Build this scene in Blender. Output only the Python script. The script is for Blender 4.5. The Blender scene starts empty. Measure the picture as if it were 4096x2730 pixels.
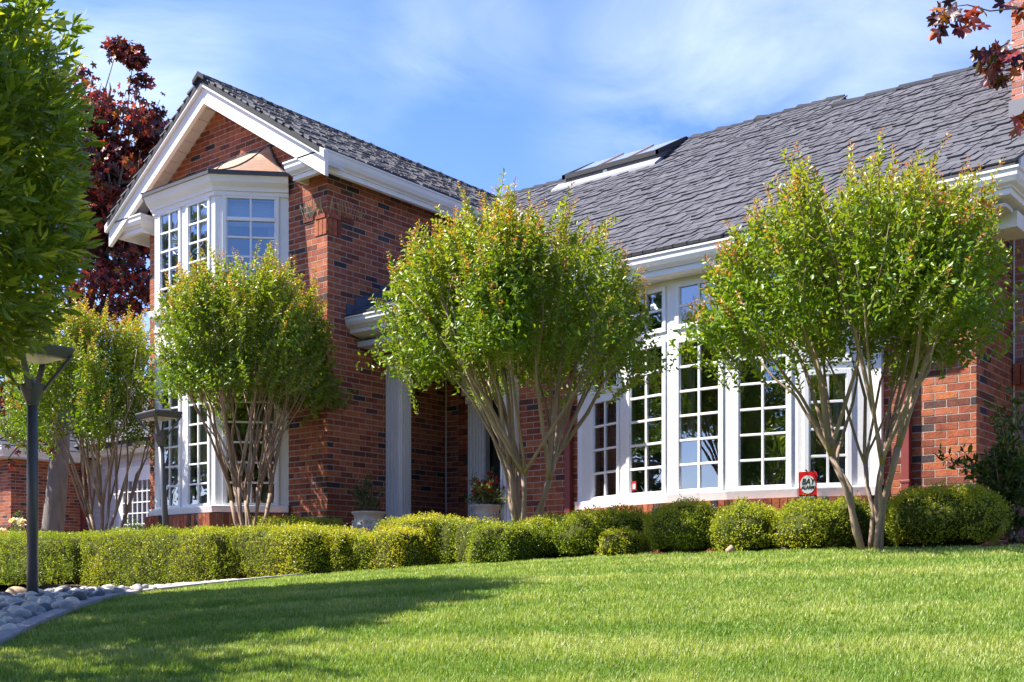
import bpy, math, random
import numpy as np
from math import sin, cos, pi, radians, sqrt, tan
random.seed(7); rng = np.random.default_rng(7)
sc = bpy.context.scene
COL = sc.collection

# ------------------------------------------------------------------ camera
YAW, FL, HY = 0.6766, 4582.5, 2338.3
cam = bpy.data.cameras.new('camera'); camo = bpy.data.objects.new('camera', cam); COL.objects.link(camo)
camo.location = (0, 0, 0); camo.rotation_euler = (radians(90), 0, YAW)
cam.sensor_width = 36; cam.lens = FL / 4096 * 36; cam.shift_y = (HY - 1365) / 4096
cam.clip_start = .05; cam.clip_end = 3000
sc.camera = camo
# ------------------------------------------------------------------ world and sun
SUN_AZ, SUN_EL = radians(51), radians(51)          # azimuth: turned left from the facade normal
to_sun = np.array([-sin(SUN_AZ) * cos(SUN_EL), -cos(SUN_AZ) * cos(SUN_EL), sin(SUN_EL)])
w = bpy.data.worlds.new('World'); sc.world = w; w.use_nodes = True
nt = w.node_tree; nt.nodes.clear(); N = nt.nodes.new; L = nt.links.new
out = N('ShaderNodeOutputWorld'); bg = N('ShaderNodeBackground'); bg.inputs['Strength'].default_value = .114
sky = N('ShaderNodeTexSky'); sky.sky_type = 'NISHITA'; sky.sun_disc = False
sky.sun_elevation = SUN_EL; sky.sun_rotation = math.atan2(to_sun[0], to_sun[1])
sky.air_density = 1.0; sky.dust_density = .3; sky.ozone_density = 3.0
tc = N('ShaderNodeTexCoord'); mp = N('ShaderNodeMapping'); mp.inputs['Scale'].default_value = (2.4, 3.4, 8.0); mp.inputs['Rotation'].default_value = (.12, .18, 0); mp.inputs['Location'].default_value = (.35, .1, .3)
no = N('ShaderNodeTexNoise'); no.inputs['Scale'].default_value = 1.3; no.inputs['Detail'].default_value = 7; no.inputs['Roughness'].default_value = .56; no.inputs['Distortion'].default_value = .7
rp = N('ShaderNodeValToRGB'); rp.color_ramp.elements[0].position = .34; rp.color_ramp.elements[1].position = .76
rp.color_ramp.elements[1].color = (.75, .75, .75, 1)
mx = N('ShaderNodeMix'); mx.data_type = 'RGBA'; mx.inputs[7].default_value = (6.0, 6.4, 7.0, 1)
hs = N('ShaderNodeHueSaturation'); hs.inputs['Saturation'].default_value = 1.27; hs.inputs['Value'].default_value = 1.08
L(tc.outputs['Generated'], mp.inputs[0]); L(mp.outputs[0], no.inputs['Vector']); L(no.outputs['Fac'], rp.inputs[0])
tn = N('ShaderNodeVectorMath'); tn.operation = 'MULTIPLY'; tn.inputs[1].default_value = (1.10, .93, 1.02); L(sky.outputs[0], tn.inputs[0]); L(tn.outputs[0], hs.inputs['Color']); L(hs.outputs[0], mx.inputs[6]); 
def skydir(px, py):
    l = (px - 2048) / FL; v = np.array([l * cos(YAW) - sin(YAW), l * sin(YAW) + cos(YAW), (HY - py) / FL]); return v / np.linalg.norm(v)
acc = None
for (px, py, rad, st) in ((3150, 520, 13, .50), (2550, 230, 8, .16), (150, 200, 10, .42), (1850, 140, 4.5, .30), (1150, 420, 10, .26), (3500, 100, 9, .20), (-3000, 900, 40, .3), (9000, 500, 40, .3)):
    dp = N('ShaderNodeVectorMath'); dp.operation = 'DOT_PRODUCT'; dp.inputs[1].default_value = tuple(skydir(px, py)); nm = N('ShaderNodeVectorMath'); nm.operation = 'NORMALIZE'
    L(tc.outputs['Generated'], nm.inputs[0]); L(nm.outputs[0], dp.inputs[0]); mr = N('ShaderNodeMapRange'); mr.interpolation_type = 'SMOOTHSTEP'
    mr.inputs[1].default_value = cos(radians(rad)); mr.inputs[2].default_value = 1; mr.inputs[3].default_value = 0; mr.inputs[4].default_value = st; L(dp.outputs['Value'], mr.inputs[0])
    if acc is None: acc = mr.outputs[0]
    else: a_ = N('ShaderNodeMath'); a_.operation = 'ADD'; L(acc, a_.inputs[0]); L(mr.outputs[0], a_.inputs[1]); acc = a_.outputs[0]
cm = N('ShaderNodeMath'); cm.operation = 'MULTIPLY'; cm.use_clamp = True; L(rp.outputs[0], cm.inputs[0]); L(acc, cm.inputs[1]); L(cm.outputs[0], mx.inputs[0]); L(mx.outputs[2], bg.inputs[0]); L(bg.outputs[0], out.inputs[0])
sl = bpy.data.lights.new('sun', 'SUN'); sl.energy = 5.0; sl.angle = radians(.55); sl.color = (1, .95, .86)
so = bpy.data.objects.new('sun', sl); COL.objects.link(so)
from mathutils import Vector, Matrix
so.rotation_euler = Vector(to_sun).to_track_quat('Z', 'Y').to_euler(); so.location = (-8, -6, 14)
vs = sc.view_settings; vs.view_transform = 'Standard'; vs.look = 'None'; vs.exposure = 1.30; vs.gamma = 1

# ------------------------------------------------------------------ helpers
cT, sT = cos(YAW), sin(YAW)
def ray(x, y):
    l = (x - 2048) / FL
    return np.array([l * cT - sT, l * sT + cT, (HY - y) / FL])
def LD(l, D): return np.array([l * cT - D * sT, l * sT + D * cT])
def toLD(X, Y): return X * cT + Y * sT, -X * sT + Y * cT
def at(x, y, D): return ray(x, y) * D
def onY(x, y, Y): r = ray(x, y); return r * (Y / r[1])

def link(o, parent=None):
    COL.objects.link(o)
    if parent is not None: o.parent = parent
    return o
def tag(o, label=None, cat=None, group=None, kind=None):
    if label: o['label'] = label
    if cat: o['category'] = cat
    if group: o['group'] = group
    if kind: o['kind'] = kind
    return o
def empty(name, loc=(0, 0, 0)):
    o = bpy.data.objects.new(name, None); o.location = loc; o.empty_display_size = .2; COL.objects.link(o); return o
def obj(name, me, mat=None, parent=None, loc=None):
    o = bpy.data.objects.new(name, me)
    if mat is not None:
        for m in (mat if isinstance(mat, (list, tuple)) else [mat]): me.materials.append(m)
    link(o, parent)
    if parent is not None and parent.type == 'EMPTY' and loc is None:
        # parts are modelled in world coordinates; shift them into their thing's frame
        p = parent
        off = Vector((0, 0, 0))
        while p is not None: off += p.location; p = p.parent
        me.transform(Matrix.Translation(-off))
    elif parent is not None and loc is None:
        p = parent; off = Vector((0, 0, 0))
        while p is not None: off += p.location; p = p.parent
        me.transform(Matrix.Translation(-off))
    elif loc is not None: o.location = loc
    return o
def npmesh(name, V, F, C=None, smooth=False, mi=None):
    V = np.asarray(V, np.float32); F = np.asarray(F, np.int32); me = bpy.data.meshes.new(name)
    k = F.shape[1]; me.vertices.add(len(V)); me.vertices.foreach_set('co', V.ravel())
    me.loops.add(F.size); me.loops.foreach_set('vertex_index', F.ravel())
    me.polygons.add(len(F)); me.polygons.foreach_set('loop_start', np.arange(0, F.size, k, dtype=np.int32))
    try: me.polygons.foreach_set('loop_total', np.full(len(F), k, np.int32))
    except Exception: pass
    if smooth: me.polygons.foreach_set('use_smooth', np.ones(len(F), bool))
    if mi is not None: me.polygons.foreach_set('material_index', np.asarray(mi, np.int32))
    me.update(calc_edges=True)
    if C is not None:
        a = me.color_attributes.new('tint', 'FLOAT_COLOR', 'POINT')
        C = np.asarray(C, np.float32)
        if C.shape[1] == 3: C = np.hstack([C, np.ones((len(C), 1), np.float32)])
        a.data.foreach_set('color', C.ravel())
    me.validate(); return me

class MB:
    def __init__(s): s.v = []; s.f = []; s.c = []
    def add(s, vs, fs, col=None):
        b = len(s.v); s.v += [tuple(map(float, p)) for p in vs]; s.f += [tuple(b + i for i in f) for f in fs]
        s.c += [col or (1, 1, 1)] * len(vs)
    def hexa(s, a, col=None):   # 8 corners bottom 4 ccw, top 4
        s.add(a, [(3, 2, 1, 0), (4, 5, 6, 7), (0, 1, 5, 4), (1, 2, 6, 5), (2, 3, 7, 6), (3, 0, 4, 7)], col)
    def box(s, p, q, col=None):
        (x0, y0, z0), (x1, y1, z1) = p, q
        x0, x1 = sorted((x0, x1)); y0, y1 = sorted((y0, y1)); z0, z1 = sorted((z0, z1))
        s.hexa([(x0, y0, z0), (x1, y0, z0), (x1, y1, z0), (x0, y1, z0), (x0, y0, z1), (x1, y0, z1), (x1, y1, z1), (x0, y1, z1)], col)
    def bas(s, O, u, n, a0, a1, d0, d1, z0, z1, col=None):   # box in a wall basis: a along u, d along outward normal n
        O = np.array(O, float); u = np.array([u[0], u[1], 0.]); n = np.array([n[0], n[1], 0.]); Z = np.array([0, 0, 1.])
        P = lambda a, d, z: O + u * a + n * d + Z * z
        s.hexa([P(a0, d1, z0), P(a1, d1, z0), P(a1, d0, z0), P(a0, d0, z0), P(a0, d1, z1), P(a1, d1, z1), P(a1, d0, z1), P(a0, d0, z1)], col)
    def prism(s, poly, fn, t0, t1):  # poly list of 2d, fn(a,b,t)->xyz
        n = len(poly); vs = [fn(a, b, t0) for a, b in poly] + [fn(a, b, t1) for a, b in poly]
        s.add(vs, [tuple(range(n))[::-1], tuple(range(n, 2 * n))] + [(i, (i + 1) % n, n + (i + 1) % n, n + i) for i in range(n)])
    def tube(s, pts, rad, seg=8, cap=True, col=None):
        pts = [np.array(p, float) for p in pts]; rings = []; b = len(s.v); up = None
        for i, p in enumerate(pts):
            t = pts[min(i + 1, len(pts) - 1)] - pts[max(i - 1, 0)]; t /= (np.linalg.norm(t) + 1e-9)
            if up is None: up = np.array([1., 0, 0]) if abs(t[0]) < .8 else np.array([0, 1., 0])
            a = np.cross(t, up); a /= (np.linalg.norm(a) + 1e-9); bb = np.cross(a, t); up = np.cross(t, a) * -1 if False else bb
            r = rad[i] if hasattr(rad, '__len__') else rad
            for k in range(seg):
                th = 2 * pi * k / seg; s.v.append(tuple(p + (a * cos(th) + bb * sin(th)) * r)); s.c.append(col or (1, 1, 1))
        n = len(pts)
        for i in range(n - 1):
            for k in range(seg):
                k2 = (k + 1) % seg
                s.f.append((b + i * seg + k, b + i * seg + k2, b + (i + 1) * seg + k2, b + (i + 1) * seg + k))
        if cap:
            s.f.append(tuple(b + k for k in range(seg))[::-1]); s.f.append(tuple(b + (n - 1) * seg + k for k in range(seg)))
    def lathe(s, c, prof, seg=24, col=None):
        b = len(s.v)
        for r, z in prof:
            for k in range(seg):
                th = 2 * pi * k / seg; s.v.append((c[0] + r * cos(th), c[1] + r * sin(th), c[2] + z)); s.c.append(col or (1, 1, 1))
        for i in range(len(prof) - 1):
            for k in range(seg):
                k2 = (k + 1) % seg; s.f.append((b + i * seg + k, b + i * seg + k2, b + (i + 1) * seg + k2, b + (i + 1) * seg + k))
        s.f.append(tuple(b + k for k in range(seg))[::-1]); s.f.append(tuple(b + (len(prof) - 1) * seg + k for k in range(seg)))
    def mesh(s, name, smooth=False, color=False):
        me = bpy.data.meshes.new(name); me.from_pydata(s.v, [], s.f)
        if color:
            a = me.color_attributes.new('tint', 'FLOAT_COLOR', 'POINT')
            a.data.foreach_set('color', np.hstack([np.array(s.c, np.float32), np.ones((len(s.c), 1), np.float32)]).ravel())
        if smooth: me.polygons.foreach_set('use_smooth', [True] * len(me.polygons))
        me.update(); return me
    def build(s, name, mat, parent=None, smooth=False, color=False, bevel=0):
        o = obj(name, s.mesh(name, smooth, color), mat, parent)
        if bevel:
            m = o.modifiers.new('bevel', 'BEVEL'); m.width = bevel; m.segments = 2; m.limit_method = 'ANGLE'; m.angle_limit = radians(40)
        return o

def sweep(mb, path, prof, ends=True):
    """profile (o,z) swept along a horizontal path, o to the right-hand side, mitred"""
    P = [np.array(p, float) for p in path]; n = len(P); off = []
    for i in range(n):
        ds = []
        if i > 0: d = P[i] - P[i - 1]; ds.append(d[:2] / np.linalg.norm(d[:2]))
        if i < n - 1: d = P[i + 1] - P[i]; ds.append(d[:2] / np.linalg.norm(d[:2]))
        ns = [np.array([d[1], -d[0]]) for d in ds]
        m = sum(ns); m /= np.linalg.norm(m); m /= max(.3, m @ ns[0]); off.append(m)
    b = len(mb.v); k = len(prof)
    for i in range(n):
        for o, z in prof: mb.v.append((P[i][0] + off[i][0] * o, P[i][1] + off[i][1] * o, P[i][2] + z)); mb.c.append((1, 1, 1))
    for i in range(n - 1):
        for j in range(k):
            j2 = (j + 1) % k; mb.f.append((b + i * k + j, b + i * k + j2, b + (i + 1) * k + j2, b + (i + 1) * k + j))
    if ends: mb.f.append(tuple(b + j for j in range(k))[::-1]); mb.f.append(tuple(b + (n - 1) * k + j for j in range(k)))

# ------------------------------------------------------------------ materials
def mat(name, base=(.5, .5, .5), rough=.6, spec=.5, metal=0, noise=0, nscale=8, bump=0, bscale=40, tint=False, island=None, trans=0, coat=0, stretch=None):
    m = bpy.data.materials.new(name); m.use_nodes = True; t = m.node_tree; t.nodes.clear(); N = t.nodes.new; L = t.links.new
    o = N('ShaderNodeOutputMaterial'); p = N('ShaderNodeBsdfPrincipled'); p.inputs['Roughness'].default_value = rough
    p.inputs['Specular IOR Level'].default_value = spec; p.inputs['Metallic'].default_value = metal
    if coat: p.inputs['Coat Weight'].default_value = coat
    c = N('ShaderNodeRGB'); c.outputs[0].default_value = (*base, 1); src = c.outputs[0]
    if tint:
        a = N('ShaderNodeVertexColor'); a.layer_name = 'tint'; src = a.outputs[0]
    if island:
        g = N('ShaderNodeNewGeometry'); r = N('ShaderNodeValToRGB'); r.color_ramp.interpolation = 'LINEAR'
        el = r.color_ramp.elements
        while len(el) < len(island): el.new(.5)
        for e, (ps, cc) in zip(el, island): e.position = ps; e.color = (*cc, 1)
        L(g.outputs['Random Per Island'], r.inputs[0]); src = r.outputs[0]
    tcx = N('ShaderNodeTexCoord'); mpx = N('ShaderNodeMapping'); L(tcx.outputs['Object'], mpx.inputs[0])
    if stretch: mpx.inputs['Scale'].default_value = stretch
    if noise > .28 and island:
        n0 = N('ShaderNodeTexNoise'); n0.inputs['Scale'].default_value = 1.3; n0.inputs['Detail'].default_value = 3; L(mpx.outputs[0], n0.inputs['Vector']); m0 = N('ShaderNodeMapRange'); m0.inputs[1].default_value = .3; m0.inputs[2].default_value = .7; m0.inputs[3].default_value = .80; m0.inputs[4].default_value = 1.16
        v0 = N('ShaderNodeVectorMath'); v0.operation = 'SCALE'; L(n0.outputs['Fac'], m0.inputs[0]); L(src, v0.inputs[0]); L(m0.outputs[0], v0.inputs['Scale']); src = v0.outputs[0]
    if noise:
        n1 = N('ShaderNodeTexNoise'); n1.inputs['Scale'].default_value = nscale; n1.inputs['Detail'].default_value = 6; n1.inputs['Roughness'].default_value = .65
        L(mpx.outputs[0], n1.inputs['Vector']); mr = N('ShaderNodeMapRange'); mr.inputs[1].default_value = .25; mr.inputs[2].default_value = .75
        mr.inputs[3].default_value = 1 - noise; mr.inputs[4].default_value = 1 + noise
        mm = N('ShaderNodeVectorMath'); mm.operation = 'SCALE'; L(n1.outputs['Fac'], mr.inputs[0]); L(src, mm.inputs[0]); L(mr.outputs[0], mm.inputs['Scale']); src = mm.outputs[0]
    L(src, p.inputs['Base Color'])
    if bump:
        n2 = N('ShaderNodeTexNoise'); n2.inputs['Scale'].default_value = bscale; n2.inputs['Detail'].default_value = 4; L(mpx.outputs[0], n2.inputs['Vector'])
        b = N('ShaderNodeBump'); b.inputs['Strength'].default_value = bump; b.inputs['Distance'].default_value = .01; L(n2.outputs['Fac'], b.inputs['Height']); L(b.outputs[0], p.inputs['Normal'])
    if trans:
        tr = N('ShaderNodeBsdfTranslucent'); ms = N('ShaderNodeMixShader'); ms.inputs[0].default_value = trans
        tm = N('ShaderNodeMix'); tm.data_type = 'RGBA'; tm.blend_type = 'MULTIPLY'; tm.inputs[0].default_value = 1; tm.inputs[7].default_value = (1.5, 1.45, .5, 1)
        L(src, tm.inputs[6]); L(tm.outputs[2], tr.inputs[0]); L(p.outputs[0], ms.inputs[1]); L(tr.outputs[0], ms.inputs[2]); L(ms.outputs[0], o.inputs[0])
    else: L(p.outputs[0], o.inputs[0])
    return m
M = {}
M['white'] = mat('white_paint', (.79, .78, .755), .55, noise=.07, nscale=2.4, bump=.14, bscale=22)
M['mull'] = mat('window_paint', (.80, .80, .79), .45, noise=.02, nscale=5)
M['soffit'] = mat('soffit_paint', (.62, .61, .60), .7, noise=.05, nscale=4)
BR = [(0, (.045, .037, .042)), (.07, (.075, .054, .054)), (.10, (.12, .050, .036)), (.28, (.235, .068, .040)), (.55, (.335, .096, .046)), (.8, (.40, .136, .060)), (1, (.30, .098, .060))]
M['brick'] = mat('red_brick', rough=.85, spec=.2, noise=.40, nscale=14, bump=.5, bscale=90, island=BR)
M['brick_ch'] = mat('pink_brick', rough=.85, spec=.2, noise=.2, nscale=14, bump=.5, bscale=90, island=[(0, (.30, .13, .10)), (.3, (.44, .17, .12)), (1, (.5, .22, .16))])
M['mortar'] = mat('mortar', (.43, .37, .31), .95, .1, noise=.15, nscale=20, bump=.4, bscale=80)
M['mortar_lt'] = mat('pale_mortar', (.5, .49, .47), .95, .1, noise=.15, nscale=20)
M['tile'] = mat('slate_shingle', rough=.75, spec=.35, noise=.12, nscale=30, bump=.3, bscale=150, island=[(0, (.070, .068, .076)), (.5, (.087, .085, .094)), (1, (.105, .103, .112))])
M['tile_dark'] = mat('roof_underlay', (.03, .03, .035), .85, noise=.2, nscale=20)
M['tile_rust'] = mat('ridge_shingle', rough=.8, spec=.3, noise=.15, nscale=30, bump=.3, bscale=120, island=[(0, (.022, .022, .027)), (1, (.04, .04, .048))])
M['valley'] = mat('valley_metal', (.33, .33, .34), .5, noise=.08, nscale=6)
M['copper'] = mat('aged_copper', (.47, .30, .21), .42, .6, metal=.35, noise=.16, nscale=5, bump=.1, bscale=9)
M['lead'] = mat('dark_lead', (.06, .055, .055), .5, noise=.3, nscale=12)
M['flash'] = mat('step_flashing', (.07, .085, .12), .5, .5, noise=.2, nscale=9)
M['steel'] = mat('grey_flashing', (.17, .17, .18), .55, noise=.1, nscale=7)
M['down'] = mat('downspout_red', (.20, .035, .03), .5, noise=.08, nscale=6)
M['lamp'] = mat('lamp_paint', (.095, .095, .10), .38, .5, noise=.12, nscale=20)
M['lampglass'] = mat('lamp_lens', (.72, .66, .52), .25, .5)
M['bark'] = mat('myrtle_bark', (.33, .235, .165), .8, .25, noise=.38, nscale=9, bump=.6, bscale=30, stretch=(1, 1, .35))
M['bark2'] = mat('grey_bark', (.19, .165, .14), .9, .2, noise=.35, nscale=10, bump=.9, bscale=26, stretch=(1, 1, .3))
M['leaf'] = mat('leaf', rough=.36, spec=.45, tint=True, trans=.36)
M['glossleaf'] = mat('glossy_leaf', rough=.3, spec=.5, tint=True, trans=.38)
M['mapleleaf'] = mat('maple_leaf', rough=.4, spec=.5, tint=True, trans=.3)
M['box'] = mat('boxwood_leaf', rough=.42, spec=.4, tint=True, trans=.36)
M['core'] = mat('twig_core', (.065, .075, .018), .95, .05, noise=.4, nscale=25, bump=1, bscale=60)
M['grass'] = mat('grass_blade', rough=.5, spec=.3, tint=True, trans=.32)
M['turf'] = mat('turf', (.13, .18, .035), .95, .05, noise=.5, nscale=24, bump=1, bscale=70)
M['soil'] = mat('soil', (.11, .075, .05), .95, .05, noise=.5, nscale=14, bump=1, bscale=40)
M['curb'] = mat('concrete_curb', (.42, .37, .35), .85, .2, noise=.25, nscale=14, bump=.6, bscale=50)
M['urn'] = mat('cast_stone', (.58, .52, .42), .85, .2, noise=.22, nscale=12, bump=.8, bscale=24)
M['siding'] = mat('pale_siding', (.55, .55, .57), .6, noise=.05, nscale=4)
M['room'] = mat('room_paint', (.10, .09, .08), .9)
M['curtain'] = mat('curtain', (.62, .60, .54), .9)
M['blind'] = mat('white_blind', (.82, .84, .86), .8)
M['door'] = mat('door_paint', (.02, .022, .02), .35)
M['gatered'] = mat('red_gate', (.13, .028, .02), .6)
M['nest'] = mat('dry_twig', (.40, .29, .16), .9)
M['sred'] = mat('sign_red', (.72, .012, .012), .35)
M['swhite'] = mat('sign_silver', (.72, .73, .76), .4)
M['sblack'] = mat('sign_black', (.012, .012, .012), .4)
M['flower'] = mat('petal', rough=.6, tint=True, trans=.3)
M['tanst'] = mat('tan_terracotta', (.42, .28, .2), .8, noise=.15)
M['armchair'] = mat('linen', (.5, .5, .48), .9)
STC = {'grey': (.36, .345, .325), 'pale': (.74, .65, .52), 'slate': (.15, .15, .155)}
for k, c in STC.items(): M['st_' + k] = mat('river_stone_' + k, c, .62, .35, noise=.28, nscale=7, bump=.25, bscale=30)
# window glass: clear coated pane
def glass():
    m = bpy.data.materials.new('window_glass'); m.use_nodes = True; t = m.node_tree; t.nodes.clear(); N = t.nodes.new; L = t.links.new
    o = N('ShaderNodeOutputMaterial'); tr = N('ShaderNodeBsdfTransparent'); tr.inputs[0].default_value = (.80, .84, .84, 1)
    g = N('ShaderNodeBsdfGlossy'); g.inputs['Roughness'].default_value = .01; g.inputs[0].default_value = (.85, .93, 1, 1)
    fr = N('ShaderNodeFresnel'); fr.inputs[0].default_value = 1.5; ad = N('ShaderNodeMath'); ad.operation = 'MULTIPLY_ADD'; ad.inputs[1].default_value = 1.5; ad.inputs[2].default_value = .20; ad.use_clamp = True
    n2 = N('ShaderNodeTexNoise'); n2.inputs['Scale'].default_value = 2.2; tcx = N('ShaderNodeTexCoord'); L(tcx.outputs['Object'], n2.inputs['Vector'])
    b = N('ShaderNodeBump'); b.inputs['Strength'].default_value = .25; b.inputs['Distance'].default_value = .01; L(n2.outputs['Fac'], b.inputs['Height']); L(b.outputs[0], g.inputs['Normal'])
    mx = N('ShaderNodeMixShader'); L(fr.outputs[0], ad.inputs[0]); L(ad.outputs[0], mx.inputs[0]); L(tr.outputs[0], mx.inputs[1]); L(g.outputs[0], mx.inputs[2]); L(mx.outputs[0], o.inputs[0])
    return m
M['glass'] = glass()

# ------------------------------------------------------------------ ground
CP = []  # control points X,Y,z
for x, y, D in [(0, 2590, 5.2), (200, 2490, 6.2), (435, 2411, 7.3), (640, 2375, 8.4), (975, 2333, 9.5), (1310, 2300, 9.9), (1567, 2281, 9.8), (1850, 2262, 9.7), (2098, 2246, 9.6),
                (2594, 2221, 8.9), (3100, 2205, 8.4), (3490, 2195, 8.0), (4096, 2182, 7.74), (130, 2397, 7.5), (0, 2397, 12.3), (300, 2390, 11.6)]:
    CP.append(at(x, y, D))
for l, D, z in [(0, 4, -.345), (1.8, 4, -.345), (-1.9, 4.3, -.37), (0, 6.2, -.03), (2, 6.2, .0), (0, 0, -1.0), (-3, 0, -1.1), (3, 0, -1.0), (0, -6, -1.5), (6, 7, .28), (6, 3, -.3),
                (-8, 4, -.6), (-10, 10, -.1), (-5, 15, .25), (0, 13, .3), (4, 11, .32), (0, 20, .3), (-10, 20, .2), (10, 15, .3), (-14, 25, .2), (12, 25, .3), (-4.5, 6, -.35)]:
    p = LD(l, D); CP.append(np.array([p[0], p[1], z]))
CP = np.array(CP)
def _phi(r): return r ** 3
_R = np.linalg.norm(CP[:, None, :2] - CP[None, :, :2], axis=2)
_A = np.zeros((len(CP) + 3,) * 2); _n = len(CP)
_A[:_n, :_n] = _R * 1.0
_A[:_n, :_n] += np.eye(_n) * -.02
_A[:_n, _n] = 1; _A[:_n, _n + 1:] = CP[:, :2]; _A[_n, :_n] = 1; _A[_n + 1:, :_n] = CP[:, :2].T
_W = np.linalg.solve(_A, np.concatenate([CP[:, 2], [0, 0, 0]]))
def _gz(X, Y):
    X = np.atleast_1d(np.asarray(X, float)); Y = np.atleast_1d(np.asarray(Y, float)); z = np.zeros_like(X)
    for s in range(0, len(X), 60000):
        d = np.sqrt((X[s:s + 60000, None] - CP[:, 0]) ** 2 + (Y[s:s + 60000, None] - CP[:, 1]) ** 2 + .3)
        z[s:s + 60000] = d @ _W[:_n] + _W[_n] + _W[_n + 1] * X[s:s + 60000] + _W[_n + 2] * Y[s:s + 60000]
    r = np.sqrt((X + 4) ** 2 + (Y - 6) ** 2); k = np.clip((r - 16) / 20, 0, 1)
    return z * (1 - k) + 0 * k
def gz(X, Y):
    r = _gz(X, Y); return float(r[0]) if np.isscalar(X) else r
def g1(X, Y): return float(_gz(X, Y)[0])
# whole ground, fine near, coarse to the horizon
def grid_mesh(name, xs, ys, dz=0, mask=None):
    X, Y = np.meshgrid(xs, ys); Z = _gz(X.ravel(), Y.ravel()).reshape(X.shape) + dz
    V = np.stack([X.ravel(), Y.ravel(), Z.ravel()], 1); nx = len(xs); i = np.arange(len(ys) - 1)[:, None] * nx + np.arange(nx - 1)[None, :]
    F = np.stack([i, i + 1, i + nx + 1, i + nx], -1).reshape(-1, 4)
    if mask is not None:
        c = V[F].mean(1); F = F[mask(c[:, 0], c[:, 1])]
        u, inv = np.unique(F, return_inverse=True); V = V[u]; F = inv.reshape(-1, 4)
    return npmesh(name, V, F, smooth=True)
def nonuni(c, h):
    a = [0]; s = .25
    while a[-1] < h: a.append(a[-1] + s); s *= 1.0 if a[-1] < 16 else 1.25
    a = np.array(a); return np.concatenate([-a[:0:-1], a]) + c
gr = obj('ground', grid_mesh('ground', nonuni(-4, 900), nonuni(6, 900), -.004), M['soil']); tag(gr, kind='structure')
# lawn outline
LE = [LD(*p) for p in []]
edge_ld = [(-2.15, 2.6), (-2.22, 3.6), (-2.28, 4.4), (-2.324, 5.2), (-2.46, 6.0), (-2.54, 6.7), (-2.60, 7.5), (-2.56, 8.4), (-2.40, 9.1), (-2.05, 9.6), (-1.59, 9.85), (-1.03, 9.8), (-.45, 9.7), (.1, 9.55), (1.06, 8.9), (1.93, 8.4), (2.52, 8.0), (3.46, 7.74), (5, 7.3), (9, 6.2)]
edge = np.array([LD(*p) for p in edge_ld])
poly = np.vstack([[LD(-2.2, -6)], [LD(-2.1, 1)], edge, [LD(12, 4)], [LD(12, -6)]])
def inpoly(X, Y, P=poly):
    X = np.asarray(X); Y = np.asarray(Y); c = np.zeros(X.shape, bool); n = len(P)
    for i in range(n):
        x1, y1 = P[i]; x2, y2 = P[(i + 1) % n]
        k = ((y1 > Y) != (y2 > Y)); xx = (x2 - x1) * (Y - y1) / ((y2 - y1) + 1e-12) + x1
        c ^= k & (X < xx)
    return c
lawn = obj('lawn', grid_mesh('lawn', np.arange(-10, 14, .09), np.arange(-8, 11, .09), .002, inpoly), M['turf']); tag(lawn, kind='structure')
# blades
def sines(P, seed, fr=1.0, n=6):
    r = np.random.default_rng(seed); s = np.zeros(len(P))
    for i in range(n):
        d = r.normal(size=P.shape[1]); d *= fr * (1 + i * .45) / np.linalg.norm(d); s += np.sin(P @ d + r.uniform(0, 6.28)) / (1 + .35 * i)
    return s / 2.4
def blades(n, Dlo, Dhi, hs=1.0, wide=1.3):
    u = rng.uniform(size=n); D = Dlo * (Dhi / Dlo) ** u; l = rng.uniform(-1, 1, n) * (D * .46 * wide + .1)
    P = np.stack([l * cT - D * sT, l * sT + D * cT], 1); P = P[inpoly(P[:, 0], P[:, 1])]; return P
P = np.vstack([blades(520000, 3.6, 10.2, wide=1.05), blades(60000, 1.2, 10, wide=2.2)])
n = len(P); z = _gz(P[:, 0], P[:, 1])
clump = sines(P, 3, 9.0); LDp = np.stack(toLD(P[:, 0], P[:, 1]), 1); stripe = sines(LDp * np.array([.8, 3.4]), 5, 2.0) + .35 * sines(LDp * np.array([1.5, 6]), 6, 3); fine = sines(P, 8, 30)
th = rng.uniform(0, 2 * pi, n); lean = np.abs(rng.normal(.45, .25, n)); h = rng.uniform(.015, .032, n) * (1 + .30 * clump) * (1 + .2 * fine)
Dd = toLD(P[:, 0], P[:, 1])[1]; wd = rng.uniform(.0019, .0036, n) * np.clip(Dd / 4.5, .8, 2.0)
base = np.stack([P[:, 0], P[:, 1], z], 1); a2 = th + rng.uniform(-1, 1, n) + pi / 2
side = np.stack([np.cos(a2), np.sin(a2), np.zeros(n)], 1) * wd[:, None]
dirv = np.stack([np.cos(th) * lean, np.sin(th) * lean, np.ones(n)], 1)
tip = base + dirv * h[:, None]
V = np.empty((n, 3, 3)); V[:, 0] = base - side; V[:, 1] = base + side; V[:, 2] = tip
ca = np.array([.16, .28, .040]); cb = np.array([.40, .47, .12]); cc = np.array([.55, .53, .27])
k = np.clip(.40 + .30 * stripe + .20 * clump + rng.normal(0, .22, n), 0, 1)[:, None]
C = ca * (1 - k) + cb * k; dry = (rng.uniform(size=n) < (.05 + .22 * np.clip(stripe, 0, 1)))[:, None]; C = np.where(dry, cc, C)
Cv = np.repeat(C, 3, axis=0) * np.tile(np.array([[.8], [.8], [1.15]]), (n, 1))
gb = obj('grass', npmesh('grass', V.reshape(-1, 3), np.arange(3 * n).reshape(-1, 3), Cv), M['grass']); tag(gb, 'short mown green grass covering the sloping front lawn', 'grass', kind='stuff')
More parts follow.
